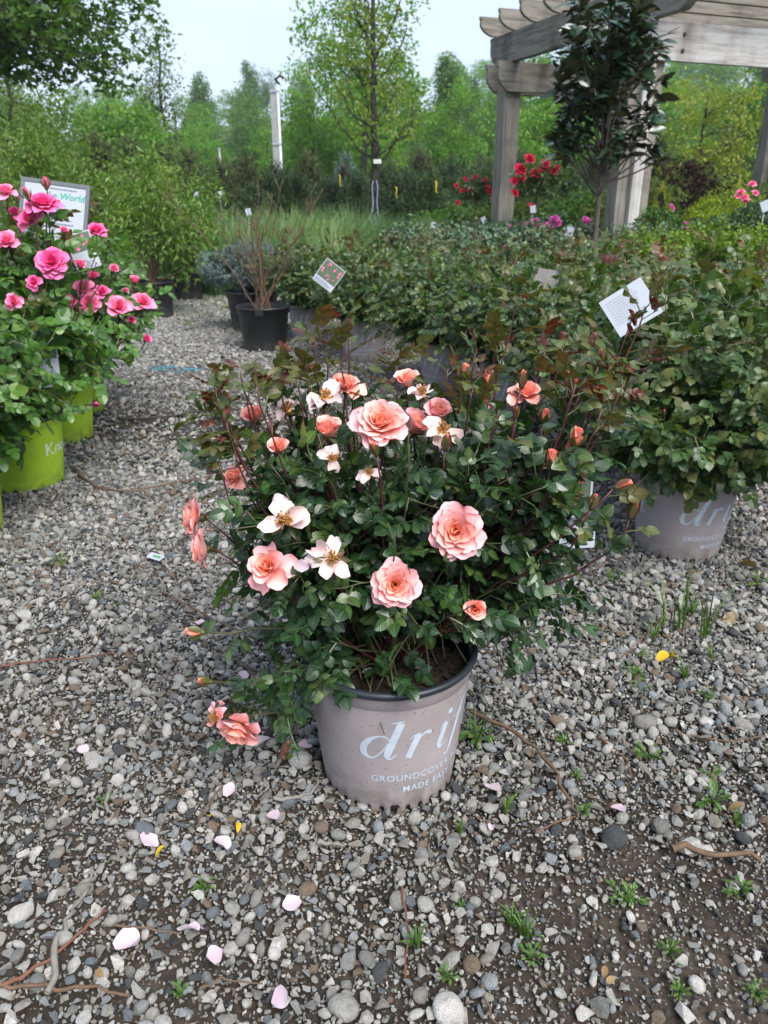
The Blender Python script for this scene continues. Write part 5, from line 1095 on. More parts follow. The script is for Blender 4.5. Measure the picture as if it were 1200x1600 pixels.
for i, (p_, m, s) in enumerate(LV[:300]): obj('leaf', LMG[i % 3], mg, mat4=Matrix.Translation(Vector(p_)) @ Matrix(m.tolist()).to_4x4() @ Matrix.Scale(s, 4))
V, F = scatter(T, [FF], np.array([q[0] for q in LV[300:]]), np.array([q[1] for q in LV[300:]]), np.array([q[2] for q in LV[300:]])); obj('foliage', build('foliage', V, F, M_MAG, True, {'rnd': np.repeat(r.uniform(0, .9, len(LV) - 300), len(T))}), mg)['kind'] = 'stuff'
V, F = lathe([(0.15, 0), (0.19, 0.3), (0.2, 0.3), (0.2, 0.32), (0.18, 0.32), (0.17, 0.27), (0.0, 0.27)], 32); obj('pot', build('pot', V, F, M_POTK, True), mg)
# ------------------------------------------------------------------ shrubs of the middle distance
def shrub(name, label, cat, px, D, seed, ell, ncl, per, crad, size, mat, tpl=Q, nst=8, pot=None, group=None, shell=0.4, flat=0.8, z=0.5):
    r = np.random.default_rng(seed); z0 = 0.24 if pot else 0.02; t = thing(name, label, cat, (X(px, D, z), D, 0), group); mb = MB()
    ends = blob_points(r, nst, ell, 0.6)
    for e in ends: mb.add(*tube(bez((r.normal(0, .02), r.normal(0, .02), z0), (e[0] * .3, e[1] * .3, z0 + (e[2] - z0) * .5), e * (0.8, 0.8, 0.85), e, 6), np.linspace(0.008, 0.002, 6), 4))
    obj('stems', mb.mesh('stems', M_CANEB, True), t)['kind'] = 'stuff'
    o = obj('foliage', leafy(r, ell, ncl, per, crad, size, tpl, mat, 'foliage', shell, flat), t)
    if pot: nursery_pot(t, *pot)
    return t
def nursery_pot(t, H, rt, mat=None):
    rb = rt * 0.82; V, F = lathe([(0, 0.004), (rb, 0.0), (rb * 1.01, 0.02), (rt * 0.95, H * 0.82), (rt * 1.0, H * 0.84), (rt, H * 0.95), (rt + .006, H * 0.955), (rt + .007, H), (rt - .004, H), (rt - .008, H * 0.86)], 48); p = obj('pot', build('pot', V, F, mat or M_POTK, True), t)
    V, F = lathe([(rt - .012, H * 0.87), (rt * 0.5, H * 0.90), (0, H * 0.90)], 24); obj('soil', build('soil', V, F, M_SOIL, True), t)
    V, F = box(-0.025, 0.025, -rt - 0.012, -rt, H * 0.86, H * 0.99); obj('handle_lug', build('handle_lug', V, F, mat or M_POTK), p); return p
LM_S = leaf_mat('shrub_leaf_fresh', [(0.085, 0.17, 0.022), (0.12, 0.21, 0.03), (0.065, 0.135, 0.022), (0.16, 0.235, 0.045)], 0.5, 0.3, 0.4)
NL = quad_leaf(0.42)
def upright(w, h, r, z0=.3): return [((r.uniform(-w, w), r.uniform(-w, w) * .7, r.uniform(z0 + .15, h - .18)), (.17, .17, .2)) for _ in range(14)]
for i, (px, D, w, h, pot, lab) in enumerate([(232, 6.35, .36, 1.22, (.28, .17), 'fresh green upright shrub in a wide black pot beyond the pink roses'), (288, 7.5, .36, 1.2, (.30, .15), 'fresh green shrub in a slim black pot beside the grasses'), (165, 7.2, .5, 1.5, (.3, .18), 'tall fresh green shrub directly behind the pink roses'), (60, 7.8, .6, 1.75, (.3, .18), 'tallest fresh green shrub at the end of the lime pot row'), (-20, 6.8, .5, 1.5, (.3, .18), 'fresh green shrub shading the pink roses')]):
    shrub('leafy_shrub', lab, 'shrub', px, D, 600 + i, upright(w, h, random.Random(i)), 150, 26, .13, .052, LM_S, NL, 16, pot, 'fresh green shrubs in black pots', 0.3, 1.3)
# bare shrub
D = 4.95; r = np.random.default_rng(620); bs = thing('bare_shrub', 'almost leafless brown twiggy shrub in a black nursery pot', 'shrub', (X(412, D, .2), D, 0)); nursery_pot(bs, .27, .165)
for i in range(17):
    px = r.uniform(330, 510); py = r.uniform(270, 400); e = np.array(at(px, py, D + r.uniform(-.2, .2))) - np.array(bs.location); mb = MB()
    if i == 0: e = np.array(at(235, 290, 4.8)) - np.array(bs.location)
    a = np.array([r.normal(0, .03), r.normal(0, .03), .235]); pth = bez(a, a + (e[0] * .25, e[1] * .25, (e[2] - .23) * .4), e * (.7, .7, .8), e, 9); pth[1:-1] += r.normal(0, .008, (7, 3)); mb.add(*tube(pth, np.linspace(.0048, .0016, 9), 5), 0, rnd=0.)
    for q in range(5):
        b = pth[int(r.integers(3, 8))]; c = b + nrm(np.array([r.normal(0, .5), r.normal(0, .5), 1])) * r.uniform(.06, .16); mb.add(*tube([b, (b + c) / 2 + r.normal(0, .006, 3), c], [.003, .0025, .0015], 3), 0, rnd=0.)
        for k in range(2): d = nrm(r.normal(0, 1, 3)); V, F = scatter(NL[0], NL[1], np.array([c - (0, 0, .02 * k)]), frames(d[None], UP[None]), np.array([.02])); mb.add(V, F, 1, rnd=r.uniform())
    obj('stem', mb.mesh('stem', [M_CANEB, LM_C], True), bs)
# dwarf blue spruce
SPK = (np.array([(0, 0, 0), (0.5, -0.06, 0.02), (1, 0, 0), (0.5, 0.06, 0.02), ]), [np.array([[0, 1, 2, 3]])])
M_SPR = leaf_mat('blue_spruce_needle', [(0.10, 0.15, 0.15), (0.14, 0.19, 0.20), (0.075, 0.115, 0.11), (0.19, 0.23, 0.21)], .6, .08, .3)
def needle_shrub(name, label, cat, px, D, seed, ell, n, L, mat, pot=None, group=None, per=26, z=.4):
    r = np.random.default_rng(seed); t = thing(name, label, cat, (X(px, D, z), D, 0), group); tips = blob_points(r, n, ell, .75); c0 = np.mean([e[0] for e in ell], 0); cen = c0 * (1, 1, .6); ax = nrm(tips - cen + r.normal(0, .12, tips.shape)); P = []; Dd = []
    for q in range(per): f = q / per; P.append(tips - ax * (L * 2.2 * f)); e = nrm(r.normal(size=tips.shape)); Dd.append(nrm(ax * (.55 + .4 * (q < 3)) + e * .75))
    P = np.concatenate(P); Dd = np.concatenate(Dd); V, F = scatter(SPK[0] * (1, 1.6, 1), SPK[1], P, frames(Dd, nrm(UP + r.normal(0, .5, Dd.shape))), L * r.uniform(.7, 1.2, len(P))); obj('foliage', build('foliage', V, F, mat, False, {'rnd': np.repeat(np.tile(r.uniform(0, .9, len(tips)), per), 4)}), t)
    mb = MB()
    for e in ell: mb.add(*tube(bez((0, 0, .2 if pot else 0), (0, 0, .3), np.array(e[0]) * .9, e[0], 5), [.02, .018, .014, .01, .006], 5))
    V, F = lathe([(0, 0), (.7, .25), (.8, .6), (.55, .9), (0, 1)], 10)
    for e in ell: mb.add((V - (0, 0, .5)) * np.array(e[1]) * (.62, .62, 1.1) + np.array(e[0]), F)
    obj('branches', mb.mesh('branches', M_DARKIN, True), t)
    if pot: nursery_pot(t, *pot)
    return t
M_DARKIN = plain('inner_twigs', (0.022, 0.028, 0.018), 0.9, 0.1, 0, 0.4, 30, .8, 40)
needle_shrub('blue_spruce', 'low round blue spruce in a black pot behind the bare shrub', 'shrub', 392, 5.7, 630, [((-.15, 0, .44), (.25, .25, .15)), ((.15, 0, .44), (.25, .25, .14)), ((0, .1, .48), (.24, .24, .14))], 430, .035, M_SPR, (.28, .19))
M_JUN = leaf_mat('pale_juniper', [(0.085, 0.15, 0.085), (0.13, 0.19, 0.12), (0.06, 0.11, 0.065), (0.16, 0.19, 0.10)], .55, .12, .35)
M_LIMES = leaf_mat('lime_foliage', [(0.11, 0.19, 0.02), (0.17, 0.26, 0.03), (0.08, 0.14, 0.018)], .5, .25, .35)
for i, (px, D) in enumerate([(655, 6.3), (705, 6.7), (752, 6.2), (805, 6.6), (850, 6.1), (890, 6.5), (1000, 6.6)]):
    shrub('pale_shrub', 'low pale blue green shrub in the band behind the green roses', 'shrub', px, D, 640 + i, [((random.uniform(-.12, .12), 0, .54), (.26, .26, .17)), ((random.uniform(-.2, .2), .1, .60), (.2, .2, .13)), ((.1, -.1, .51), (.25, .25, .15))], 120, 16, .06, .034, M_JUN, quad_leaf(.9), 6, (.27, .16), 'low pale blue green shrubs')
for i, (px, D, lab) in enumerate([(1015, 5.3, 'low lime green shrub before the boxwood ball'), (1085, 5.5, 'low lime green shrub before the magenta blossoms'), (1165, 5.3, 'low lime green shrub before the dark clipped ball')]):
    shrub('lime_shrub', lab, 'shrub', px, D, 660 + i, [((0, 0, .56), (.27, .25, .16)), ((.12, .05, .62), (.2, .2, .12))], 110, 16, .06, .03, M_LIMES, quad_leaf(.9), 6, (.27, .16), 'low lime green shrubs')
# dark conifers
M_YEW = leaf_mat('dark_conifer_needle', [(0.026, 0.058, 0.022), (0.042, 0.085, 0.030), (0.07, 0.11, 0.038), (0.022, 0.045, 0.02)], .55, .1, .3)
M_YEWO = leaf_mat('olive_conifer_needle', [(0.05, 0.068, 0.025), (0.07, 0.09, 0.03), (0.10, 0.11, 0.04)], .55, .1, .3)
def cone(h, w): return [((0, 0, h * .28), (w, w, h * .28)), ((w * .25, 0, h * .5), (w * .75, w * .8, h * .25)), ((-w * .35, 0, h * .52), (w * .6, w * .6, h * .24)), ((-w * .1, 0, h * .74), (w * .45, w * .45, h * .24))]
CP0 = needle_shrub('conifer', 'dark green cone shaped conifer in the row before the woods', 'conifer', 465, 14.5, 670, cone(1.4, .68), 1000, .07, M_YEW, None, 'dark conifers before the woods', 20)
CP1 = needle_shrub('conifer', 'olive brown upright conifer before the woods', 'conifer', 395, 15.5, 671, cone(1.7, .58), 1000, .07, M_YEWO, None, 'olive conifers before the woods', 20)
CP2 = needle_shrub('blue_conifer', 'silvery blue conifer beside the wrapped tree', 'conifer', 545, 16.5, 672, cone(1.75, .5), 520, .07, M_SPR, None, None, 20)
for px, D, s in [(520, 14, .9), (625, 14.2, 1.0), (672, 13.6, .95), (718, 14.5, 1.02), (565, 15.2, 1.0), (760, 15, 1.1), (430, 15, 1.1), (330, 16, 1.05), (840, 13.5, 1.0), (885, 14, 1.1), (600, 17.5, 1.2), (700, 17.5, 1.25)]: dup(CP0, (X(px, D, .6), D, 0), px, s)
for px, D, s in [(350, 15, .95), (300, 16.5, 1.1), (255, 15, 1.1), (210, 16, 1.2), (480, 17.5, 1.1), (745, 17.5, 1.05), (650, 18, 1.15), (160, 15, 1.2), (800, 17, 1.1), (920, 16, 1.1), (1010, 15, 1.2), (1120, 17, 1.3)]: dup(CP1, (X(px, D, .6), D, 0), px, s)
dup(CP2, (X(1100, 9.4, .4), 9.4, 0), 1.0, (.6, .6, .42), 'low spreading silvery blue conifer behind the lime shrubs')
# yellow ribbons on the conifers
M_YEL = plain('yellow_ribbon', (0.68, 0.50, 0.03), .5)
for i, (px, py, D) in enumerate([(530, 282, 13.2), (618, 300, 13.3), (680, 292, 12.8)]):
    p = at(px, py, D); V, F = tube(bez((0, 0, .08), (.05, -.02, .05), (-.02, -.03, -.04), (.03, -.02, -.09), 7), np.linspace(.010, .005, 7), 4); o = obj('ribbon', build('ribbon', V * (1, .3, 1), F, M_YEL)); o.location = p; tag(o, 'yellow marker ribbon tied to a dark conifer', 'ribbon', 'yellow ribbons on conifers')
# ornamental grasses
M_OG = leaf_mat('pale_grass', [(0.14, 0.22, 0.09), (0.20, 0.28, 0.12), (0.10, 0.18, 0.06), (0.26, 0.31, 0.17)], .5, .25, .35)
M_OGD = leaf_mat('deep_grass', [(0.06, 0.13, 0.05), (0.09, 0.17, 0.06)], .5, .25, .35)
GP = []
for j, m in enumerate((M_OG, M_OGD)):
    V, F, rr_ = blade_set(560, .72, .010, .2, .95, 700 + j, 5); g = thing('ornamental_grass', ('pale feathery clump of ornamental grass', 'deep green clump of ornamental grass')[j], 'grass clump', (X(400 + 80 * j, 10.5, .3), 10.5 + j, 0), ('pale grass clumps', 'deep green grass clumps')[j]); obj('blades', build('blades', V, F, m, False, {'rnd': rr_}), g)['kind'] = 'stuff'; GP.append(g)
    V, F = lathe([(.15, 0), (.16, .02), (.14, .06), (0, .08)], 12); obj('crown_base', build('crown_base', V, F, M_CANEB, True), g)
for k, (px, D, s, j) in enumerate([(300, 8.3, 1.0, 1), (330, 9.2, 1.1, 0), (365, 9.0, 1.1, 0), (415, 9.4, 1.1, 1), (450, 9.2, 1.15, 0), (490, 9.6, 1.15, 0), (525, 9.2, 1.1, 0), (560, 9.8, 1.1, 1), (600, 10, 1.1, 1), (630, 9.6, 1.0, 1), (350, 11, 1.2, 1), (440, 11.5, 1.2, 0), (500, 11.2, 1.2, 1), (550, 11.4, 1.2, 0), (310, 10.6, 1.4, 1), (285, 9.8, 1.3, 1), (470, 8.2, .9, 1), (395, 8.1, .95, 0), (345, 7.9, .95, 1), (520, 8.0, .95, 0), (665, 10.5, 1.0, 0)]): dup(GP[j], (X(px, D, .3), D, 0), k * 1.3, s)
# roses trained as standards, pink peonies
def standard(label, px, D, ytop, m, seed, fl):
    t = thing('standard_rose', label, 'rose standard', (X(px, D, .7), D, 0)); r = np.random.default_rng(seed); H = float(at(px, ytop, D).z); V, F = tube(bez((0, 0, 0), (.02, 0, .3), (-.02, 0, .5), (0, 0, H - .25), 6), .012, 6); obj('stem', build('stem', V, F, M_CANEB, True), t); L0 = np.array(t.location)
    ell = [((0, 0, H - .16), (.24, .2, .16)), ((.1, 0, H - .1), (.18, .16, .12)), ((-.1, 0, H - .2), (.15, .15, .14))]
    obj('foliage', leafy(r, ell, 80, 18, .07, .05, Q, M_DRIFTLEAF, 'foliage', .2), t)
    for k, (fx, fy, rp) in enumerate(fl):
        p = np.array(at(fx, fy, D - .15)) - L0; Rf = rp * D * .95 / FPX; add_flower(t, p, (r.normal(0, .3), -.7, .6), Rf, 'loose', m, seed + k, None, False); b = np.array([0, 0, H - .25]); V, F = tube([b, (b + p) / 2 + (0, 0, .03), p - (0, -.01, Rf * .3)], .003, 4); obj('stem', build('stem', V, F, M_CANE, True), t)
standard('standard rose on a bare stem crowned with large crimson red blooms', 836, 8.6, 252, M_REDP, 720, [(827, 249, 9), (813, 265, 10), (838, 271, 9), (852, 256, 8), (866, 267, 7), (804, 283, 7), (815, 278, 7), (804, 302, 7), (851, 264, 6), (831, 322, 5), (870, 262, 5)])
standard('smaller standard rose with scattered small red and coral blooms', 742, 10.2, 272, M_REDP, 740, [(728, 280, 4), (743, 277, 4), (758, 281, 4), (733, 297, 4), (765, 300, 5), (715, 317, 4), (722, 298, 4), (713, 290, 4), (771, 309, 4), (762, 292, 4)])
M_RHO = leaf_mat('peony_leaf', [(0.03, 0.07, 0.025), (0.05, 0.10, 0.035)], .45, .15, .4)
def peony(label, px, D, fl, seed, m=None):
    t = shrub('flowering_shrub', label, 'shrub', px, D, seed, [((0, 0, .55), (.3, .25, .18)), ((.15, 0, .6), (.25, .2, .15)), ((-.18, 0, .55), (.25, .2, .15))], 100, 18, .08, .05, M_RHO, Q, 8, None, 'shrubs with magenta pink blossoms'); L0 = np.array(t.location)
    for k, (fx, fy, rp) in enumerate(fl):
        p = np.array(at(fx, fy, D - .25)) - L0; Rf = rp * D * .95 / FPX; add_flower(t, p, (np.random.default_rng(k + seed).normal(0, .4), -.5, .8), Rf, 'loose', m or M_MAGP, seed + k, None, False)
peony('low shrub with magenta pink blossoms at the foot of the pergola corner post', 840, 7.6, [(801, 356, 7), (812, 353, 7), (836, 349, 9), (845, 354, 7), (866, 343, 8), (872, 350, 7), (858, 352, 7), (825, 352, 6), (918, 347, 6), (922, 354, 6), (914, 343, 5)], 760)
peony('low shrub with magenta pink blossoms beside the boxwood ball', 1085, 7.0, [(1049, 324, 6), (1085, 362, 7), (1095, 370, 9), (1100, 372, 7), (1072, 352, 6), (1116, 368, 7), (1090, 366, 7)], 780)
peony('shrub with coral pink blossoms beside the lime yellow shrub', 1168, 8.0, [(1157, 301, 6), (1163, 309, 7), (1175, 288, 6), (1180, 302, 6), (1166, 314, 6), (1152, 307, 5)], 790, M_PINKL)
M_BOX = leaf_mat('boxwood_leaf', [(0.045, 0.12, 0.018), (0.07, 0.16, 0.025), (0.03, 0.085, 0.015)], .4, .2, .4)
shrub('boxwood', 'clipped round bright green boxwood ball beside the pergola post', 'shrub', 1022, 6.9, 800, [((0, 0, .66), (.17, .17, .17))], 130, 18, .035, .022, M_BOX, quad_leaf(.8), 6, (.45, .14), None, .75)
shrub('boxwood', 'dark clipped boxwood ball at the pergola post foot', 'shrub', 1180, 7.4, 801, [((0, 0, .72), (.2, .2, .15))], 130, 18, .04, .024, M_RHO, quad_leaf(.8), 6, (.45, .15), None, .75)
shrub('golden_shrub', 'feathery lime yellow shrub glowing under the pergola', 'shrub', 1132, 8.6, 810, [((0, 0, .8), (.32, .3, .2)), ((-.2, 0, .68), (.25, .25, .18)), ((.2, 0, .75), (.25, .25, .18)), ((0, 0, .55), (.35, .3, .2))], 220, 20, .07, .035, leaf_mat('golden_leaf', [(0.26, 0.34, 0.02), (0.34, 0.40, 0.03), (0.20, 0.27, 0.02)], .5, .3, .3), NL, 8)
needle_shrub('golden_conifer', 'small golden yellow conifer between pergola post and purple maple', 'conifer', 1026, 9.2, 820, cone(1.1, .17), 300, .05, leaf_mat('golden_needle', [(0.42, 0.36, 0.03), (0.30, 0.32, 0.03)], .5, .15, .3), None, None, 16)
for i, (px, D, h, wh) in enumerate([(985, 10, 1.1, 'behind the paired pergola post'), (905, 10.5, 1.0, 'behind the magnolia trunk'), (1060, 12.5, 1.4, 'behind the purple maple'), (1160, 11, 1.1, 'behind the golden shrub'), (1215, 10, 1.3, 'beside the far pergola post'), (700, 11.5, .8, 'beside the smaller red standard rose'), (790, 11, .9, 'behind the corner pergola post')]):
    shrub('background_shrub', 'rounded mid green shrub ' + wh, 'shrub', px, D, 830 + i, [((0, 0, h * .6), (.5, .4, h * .35)), ((.25, 0, h * .75), (.35, .3, h * .25)), ((-.3, 0, h * .5), (.35, .3, h * .3))], 150, 20, .13, .06, LM_B if i % 2 else LM_C, Q, 8, None, 'mid green shrubs beyond the pergola')
# ------------------------------------------------------------------ posts
M_POLE = plain('grey_timber', (0.30, 0.31, 0.32), .8, .3, 0, .4, 12, .3, 40); M_PIPE = plain('white_pipe', (0.72, 0.74, 0.76), .4)
D = 20.0; b = at(440, 352, D); top = float(at(432, 140, D).z); pl = thing('utility_post', 'tall grey timber post with a white pipe strapped to it', 'post', (b.x - .02, D, 0))
V, F = box(-.09, .05, -.08, .08, 0, top); obj('timber', build('timber', V, F, M_POLE), pl); V, F = tube([(.085, -.06, 0), (.085, -.06, top * .5), (.085, -.06, top + .1)], .034, 10); obj('pipe', build('pipe', V, F, M_PIPE, True), pl)
for z in (.8, 2.0, 3.1): V, F = box(-.10, .125, -.098, -.083, z, z + .04); obj('strap', build('strap', V, F, M_STRAP), pl)
V, F = tube([(.13, -.06, top + .1), (.05, -.06, top + .2), (.16, -.06, top + .28), (.24, -.06, top + .22)], .035, 6); obj('bracket', build('bracket', V, F, M_BARKD, True), pl)
for px, py, D, h, lab in ((346, 240, 17, 1.75, 'short pale timber stake standing among the conifers'), (1178, 245, 13, 1.6, 'thin grey metal hook stake beyond the pergola')):
    t = thing('stake', lab, 'stake', (X(px, D, 1.2), D, 0)); V, F = tube([(0, 0, 0), (0.01, 0, h * .5), (0, 0, h)], .022 if px < 400 else .012, 6); obj('shaft', build('shaft', V, F, M_POLE, True), t); V, F = box(-.03, .03, -.02, .02, h, h + .04); obj('cap', build('cap', V, F, M_POLE), t)
# small white plant labels stuck in the beds
for px, py, D in [(756, 344, 9), (833, 327, 8.2), (677, 352, 9.5), (307, 304, 10), (344, 304, 10), (1196, 322, 5.5), (890, 362, 6.2), (388, 331, 9)]:
    t = thing('bed_label', 'small white plant label on a stake in the nursery beds', 'plant label', at(px, py, D), 'small white labels in the beds'); V, F = box(-.028, .028, -.002, .002, -.035, .035); o = obj('card', build('card', V, F, M_PAPER), t); o.rotation_euler = (-.2, random.uniform(-.5, .5), random.uniform(-.4, .4)); V, F = tube([(0, .004, -.5), (0, .004, -.2), (0, .004, 0)], .0015, 4); obj('stick', build('stick', V, F, M_PIPE, True), t)

# ------------------------------------------------------------------ twigs, weeds and litter on the gravel
M_TWIG = plain('twig', (0.13, 0.085, 0.055), .8, .2, 0, .5, 60, .5, 120); M_TWIGG = plain('grey_twig', (0.20, 0.185, 0.165), .85, .2, 0, .5, 60, .5, 120); M_TWIGR = plain('reddish_twig', (0.17, 0.075, 0.05), .8, .2, 0, .5, 60)
TW = [([(735, 1110), (800, 1142), (850, 1182), (888, 1245), (905, 1275)], .0042, M_TWIG, 'bent brown twig curving across the gravel beside the main pot'), ([(78, 1548), (88, 1480), (108, 1425), (136, 1388)], .0045, M_TWIGG, 'thick grey stick lying across two thinner twigs'), ([(4, 1540), (75, 1500), (118, 1462), (165, 1420)], .0032, M_TWIGR, 'peeling reddish twig crossing the thick grey stick'), ([(0, 1538), (70, 1545), (135, 1545), (200, 1558)], .003, M_TWIG, 'thin straight brown twig under the thick grey stick'), ([(308, 1292), (318, 1265), (345, 1230), (392, 1196)], .002, M_TWIG, 'thin dark twig below the drooping bloom'),
      ([(0, 1042), (60, 1032), (120, 1028), (186, 1020)], .0022, M_TWIGR, 'long thin straw brown stem on the open gravel'), ([(425, 1248), (462, 1247), (488, 1236), (499, 1212)], .0035, M_TWIGG, 'curved grey twig touching the main pot foot'), ([(112, 728), (150, 760), (200, 768), (265, 757), (332, 742)], .0045, M_TWIG, 'long curved brown vine lying before the lime pots'), ([(168, 1228), (166, 1255), (171, 1282)], .004, M_TWIGG, 'short pale grey stick on the gravel'), ([(938, 1152), (962, 1170), (980, 1190), (987, 1216)], .0018, M_TWIGR, 'thin dark red stem arching on the gravel'),
      ([(1046, 1322), (1100, 1332), (1188, 1338)], .006, M_TWIG, 'split flat piece of brown wood on the gravel'), ([(494, 1316), (520, 1318), (544, 1319)], .004, M_TWIGG, 'stubby grey twig before the main pot'), ([(180, 655), (250, 652), (330, 640), (390, 640)], .006, M_BARKD, 'dark thin hose lying across the path'), ([(840, 1300), (870, 1285), (905, 1275)], .0016, M_TWIGR, 'fine red twig meeting the end of the bent brown twig'), ([(180, 1445), (230, 1452), (282, 1460)], .002, M_TWIG, 'thin twig leading to a fallen petal'), ([(205, 1036), (207, 1020), (206, 1005)], .002, M_TWIGR, 'short upright reddish stem piece'), ([(310, 1545), (345, 1530), (410, 1538)], .002, M_TWIG, 'thin brown twig near a small green weed'),
      ([(370, 985), (310, 955), (255, 925), (150, 905)], .0022, M_TWIG, 'thin tan stem running out from below the apricot rose'), ([(752, 1540), (770, 1590), (790, 1620)], .002, M_TWIG, 'thin twig in the bare soil patch'), ([(627, 1385), (640, 1460), (632, 1530)], .0018, M_TWIGR, 'upright thin red brown stem on the soil'), ([(970, 1030), (1010, 990), (1032, 965)], .0016, M_TWIGR, 'thin red stem among the grass weeds'), ([(1080, 1150), (1140, 1158), (1199, 1150)], .002, M_TWIG, 'dry pale stem across the stones'), ([(400, 1060), (380, 1035), (330, 1020)], .002, M_TWIG, 'small twig under the hanging leaves')]
for i, (pts, rad, m, lab) in enumerate(TW):
    r = np.random.default_rng(900 + i); q = np.array([gnd(px, py, .012 + rad) for px, py in pts]); k = np.linspace(0, len(q) - 1, len(q) * 4 - 3); P = np.stack([np.interp(k, np.arange(len(q)), q[:, j]) for j in range(3)], -1)
    P += r.normal(0, rad * .7, P.shape) * (1, 1, .5); V, F = tube(P, rad * np.linspace(1, .55, len(P)) * r.uniform(.8, 1.2, len(P)), 6); tag(obj('twig', build('twig', V, F, m, True)), lab, 'twig')
M_WEED = leaf_mat('weed_leaf', [(0.06, 0.14, 0.025), (0.10, 0.19, 0.035), (0.05, 0.11, 0.025), (0.15, 0.21, 0.05)], .5, .25, .35)
def weed(px, py, s, kind, lab, grp='small weeds in the gravel', z=0.0):
    p = gnd(px, py, z); seed = int(px * 7 + py); r = np.random.default_rng(seed); mb = MB()
    if kind == 'blade': V, F, q = blade_set(16, .07 * s, .0035, .012 * s, .8, seed, 4); mb.add(V, F, rnd=q)
    elif kind == 'tall': V, F, q = blade_set(6, .23 * s, .0042, .02, .5, seed, 5); mb.add(V, F, rnd=q)
    else:
        n = 22; a = r.uniform(0, 6.28, n); el = r.uniform(.05, .9, n); d = np.stack([np.cos(a) * np.cos(el), np.sin(a) * np.cos(el), np.sin(el)], -1); base = d * (1, 1, .8) * (r.uniform(.005, .03, n) * s)[:, None] + (0, 0, .006)
        T, FF, lu_, lv_ = leaflet(5, .5, 0, .2, .3); V, F = scatter(T, [FF], base, frames(d, nrm(UP + r.normal(0, .2, (n, 3)))), r.uniform(.008, .02, n) * s); mb.add(V, F, rnd=np.repeat(r.uniform(0, .9, n), len(T)))
        for q, dd in zip(base, d): mb.add(*tube([(0, 0, -.003), q * (.5, .5, .7), q], [.0009, .0008, .0006], 3, False), rnd=.2)
    o = obj('weed', mb.mesh('weed', M_WEED)); o.location = p; tag(o, lab, 'weed', grp)
weed(742, 1160, 1.0, 'blade', 'tuft of bright grass and leaves growing against the main pot', None); weed(745, 1150, 1.3, 'leaf', 'leafy green weed sprouting at the main pot side', None)
for px, py in ((1045, 985), (1062, 990), (1100, 1000)): weed(px, py, 1.0, 'tall', 'tall bright grass weed before the large green rose pot', 'tall grass weeds before the rose pot')
for px, py, s in [(965, 1405, 1.5), (990, 1412, 1.0), (1112, 1255, 1.3), (280, 1555, 1.0), (316, 1388, 1.0), (150, 938, 1.0), (188, 950, .8), (1012, 1185, 1.2), (1110, 1215, 1.0), (900, 1215, .9), (830, 1500, 1.0), (1045, 1490, 1.0), (1060, 1552, .9), (700, 1530, .8), (910, 1270, .7), (1190, 915, 2.6), (960, 905, 1.6), (985, 1060, 1.5), (1000, 1080, 1.2), (290, 690, 1.6), (95, 880, 1.2), (240, 936, 1.0), (880, 1160, .7), (1010, 1030, 1.3), (1105, 1090, 1.0), (700, 560, 2.0), (595, 578, 2.2), (545, 690, 1.2), (165, 1255, .6), (1155, 1395, 1.0), (1180, 1555, 1.2), (720, 1420, .6)]: weed(px, py, s * random.uniform(.35, .7), 'leaf', 'small leafy green weed sprouting from the gravel')
for px, py, s in [(800, 1445, 1.3), (820, 1462, 1.0), (790, 1270, .7), (975, 1415, .9), (1080, 960, 1.3), (1020, 1000, 1.2), (300, 660, 1.2), (650, 1480, .7), (720, 1300, .8), (1070, 1060, 1.2), (1110, 1030, 1.1), (1150, 1290, .8)]: weed(px, py, s * random.uniform(.45, .85), 'blade', 'small tuft of thin grass blades in the gravel', 'grass tufts in the gravel')
M_DEAD = leaf_mat('dry_leaf', [(0.28, 0.19, 0.09), (0.20, 0.12, 0.06), (0.33, 0.25, 0.13)], .7, .15, .2); M_YL = leaf_mat('yellow_leaf', [(0.55, 0.36, 0.02), (0.6, 0.42, 0.04)], .6, .2, .2)
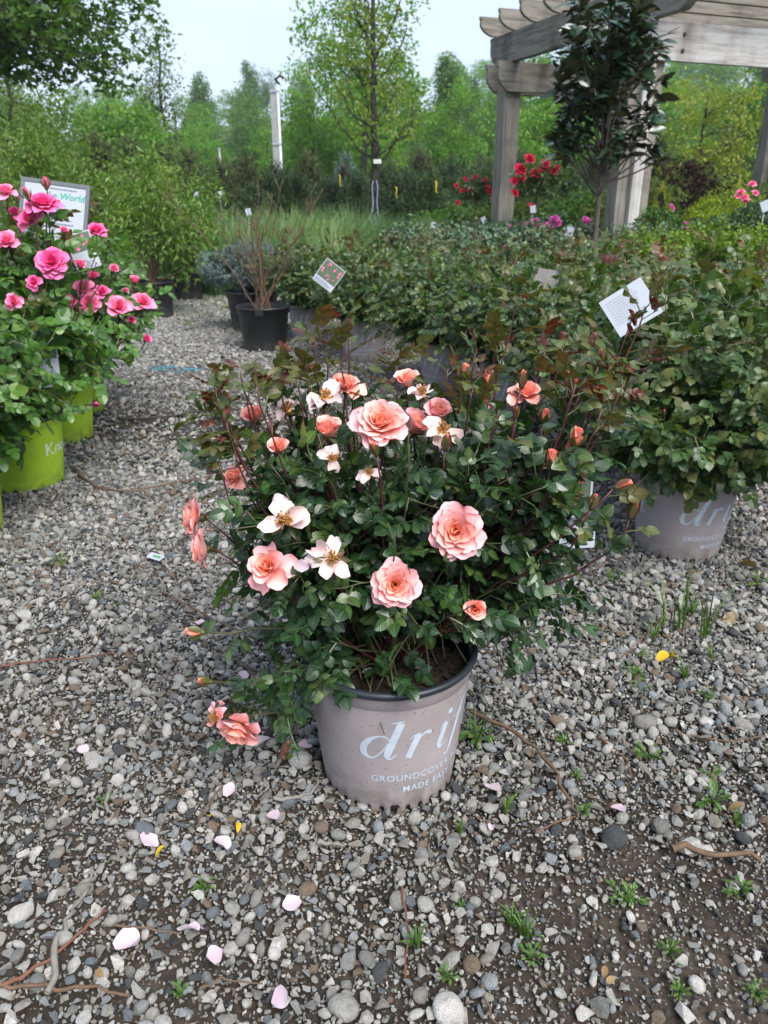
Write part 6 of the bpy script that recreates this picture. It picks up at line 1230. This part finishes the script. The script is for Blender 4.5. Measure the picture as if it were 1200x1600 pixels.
for i, (px, py, wpx, m, lab) in enumerate([(942, 998, 26, M_DEAD, 'curled tan dry leaf near the grass weeds'), (155, 1520, 18, M_DEAD, 'small orange brown dry leaf near the crossed twigs'), (373, 1290, 16, M_YL, 'bright yellow leaf scrap before the main pot'), (327, 1272, 14, M_YL, 'crumpled yellow flower scrap on the gravel'), (248, 1328, 20, M_YL, 'folded orange yellow leaf beside a petal'), (1035, 1024, 26, M_YL, 'yellow weed leaf pair below the tall grass'), (1055, 1022, 24, M_YL, 'second yellow weed leaf below the tall grass'), (945, 1518, 18, M_DEAD, 'pale dry curled leaf on the bare soil'), (955, 1530, 18, M_DEAD, 'crisp tan leaf next to the curled one'), (750, 1275, 18, M_DEAD, 'rusty brown leaf in front of the pot'), (1150, 1258, 26, M_DEAD, 'flat rust brown leaf beside a leafy weed'), (1140, 965, 30, M_DEAD, 'brown dead leaf under the large rose'), (712, 1466, 18, M_DEAD, 'broken beige leaf on the soil'), (1170, 880, 34, M_DEAD, 'dry brown leaf by the rose pot edge')]):
    T, FF, lu_, lv_ = leaflet(7, .6, 0, .5, .5); p = gnd(px, py, .014); s = wpx * (p.y * CP + .9 * SP) / FPX; o = obj('dead_leaf', build('dead_leaf', (T - (.5, 0, 0)) * s, [FF], m, True, {'rnd': np.full(len(T), .3)})); o.location = p; o.rotation_euler = (random.gauss(0, .4), random.gauss(0, .3), random.uniform(0, 6.28)); tag(o, lab, 'leaf')
p = gnd(243, 870, .014); t = thing('paper_label', 'small white and green printed label lying on the gravel path', 'label', p, None, .5); V, F = box(-.022, .022, -.012, .012, 0, .0012); obj('card', build('card', V, F, M_PAPER), t).rotation_euler = (.15, .1, -.9)
V, F = box(-.008, .016, -.004, .005, .0014, .0016); obj('print', build('print', V, F, plain('green_print', (.08, .25, .12), .5)), t).rotation_euler = (.15, .1, -.9)
for o_ in [o for o in t.children if o.name.startswith('print')]: o_.location.z += .0004
M_TWINE = plain('blue_twine', (0.03, 0.20, 0.28), .6); r = np.random.default_rng(5); a0 = np.array(gnd(305, 578, .02)); P = a0 + np.cumsum(r.normal(0, .035, (40, 3)) * (1, 1, .05) + (.006, 0, 0), 0) ; P[:, 2] = .022; V, F = tube(P, .0022, 4); tag(obj('twine', build('twine', V, F, M_TWINE, True)), 'tangle of thin blue green twine on the gravel path', 'twine')

# ------------------------------------------------------------------ air
def haze(density):
    n = NT('haze_air'); vol = n('VolumePrincipled', {'Color': (0.86, 0.93, 1.0), 'Density': density, 'Anisotropy': 0.0}); n('OutputMaterial', {'Volume': vol.outputs[0]})
    V, F = box(-110, 110, -70, 175, -1.2, 46); o = obj('haze', build('haze', V, F, n.m)); o['kind'] = 'stuff'; o['label'] = 'thin pale moist air over the far woods'; o['category'] = 'haze'
haze(0.0007)
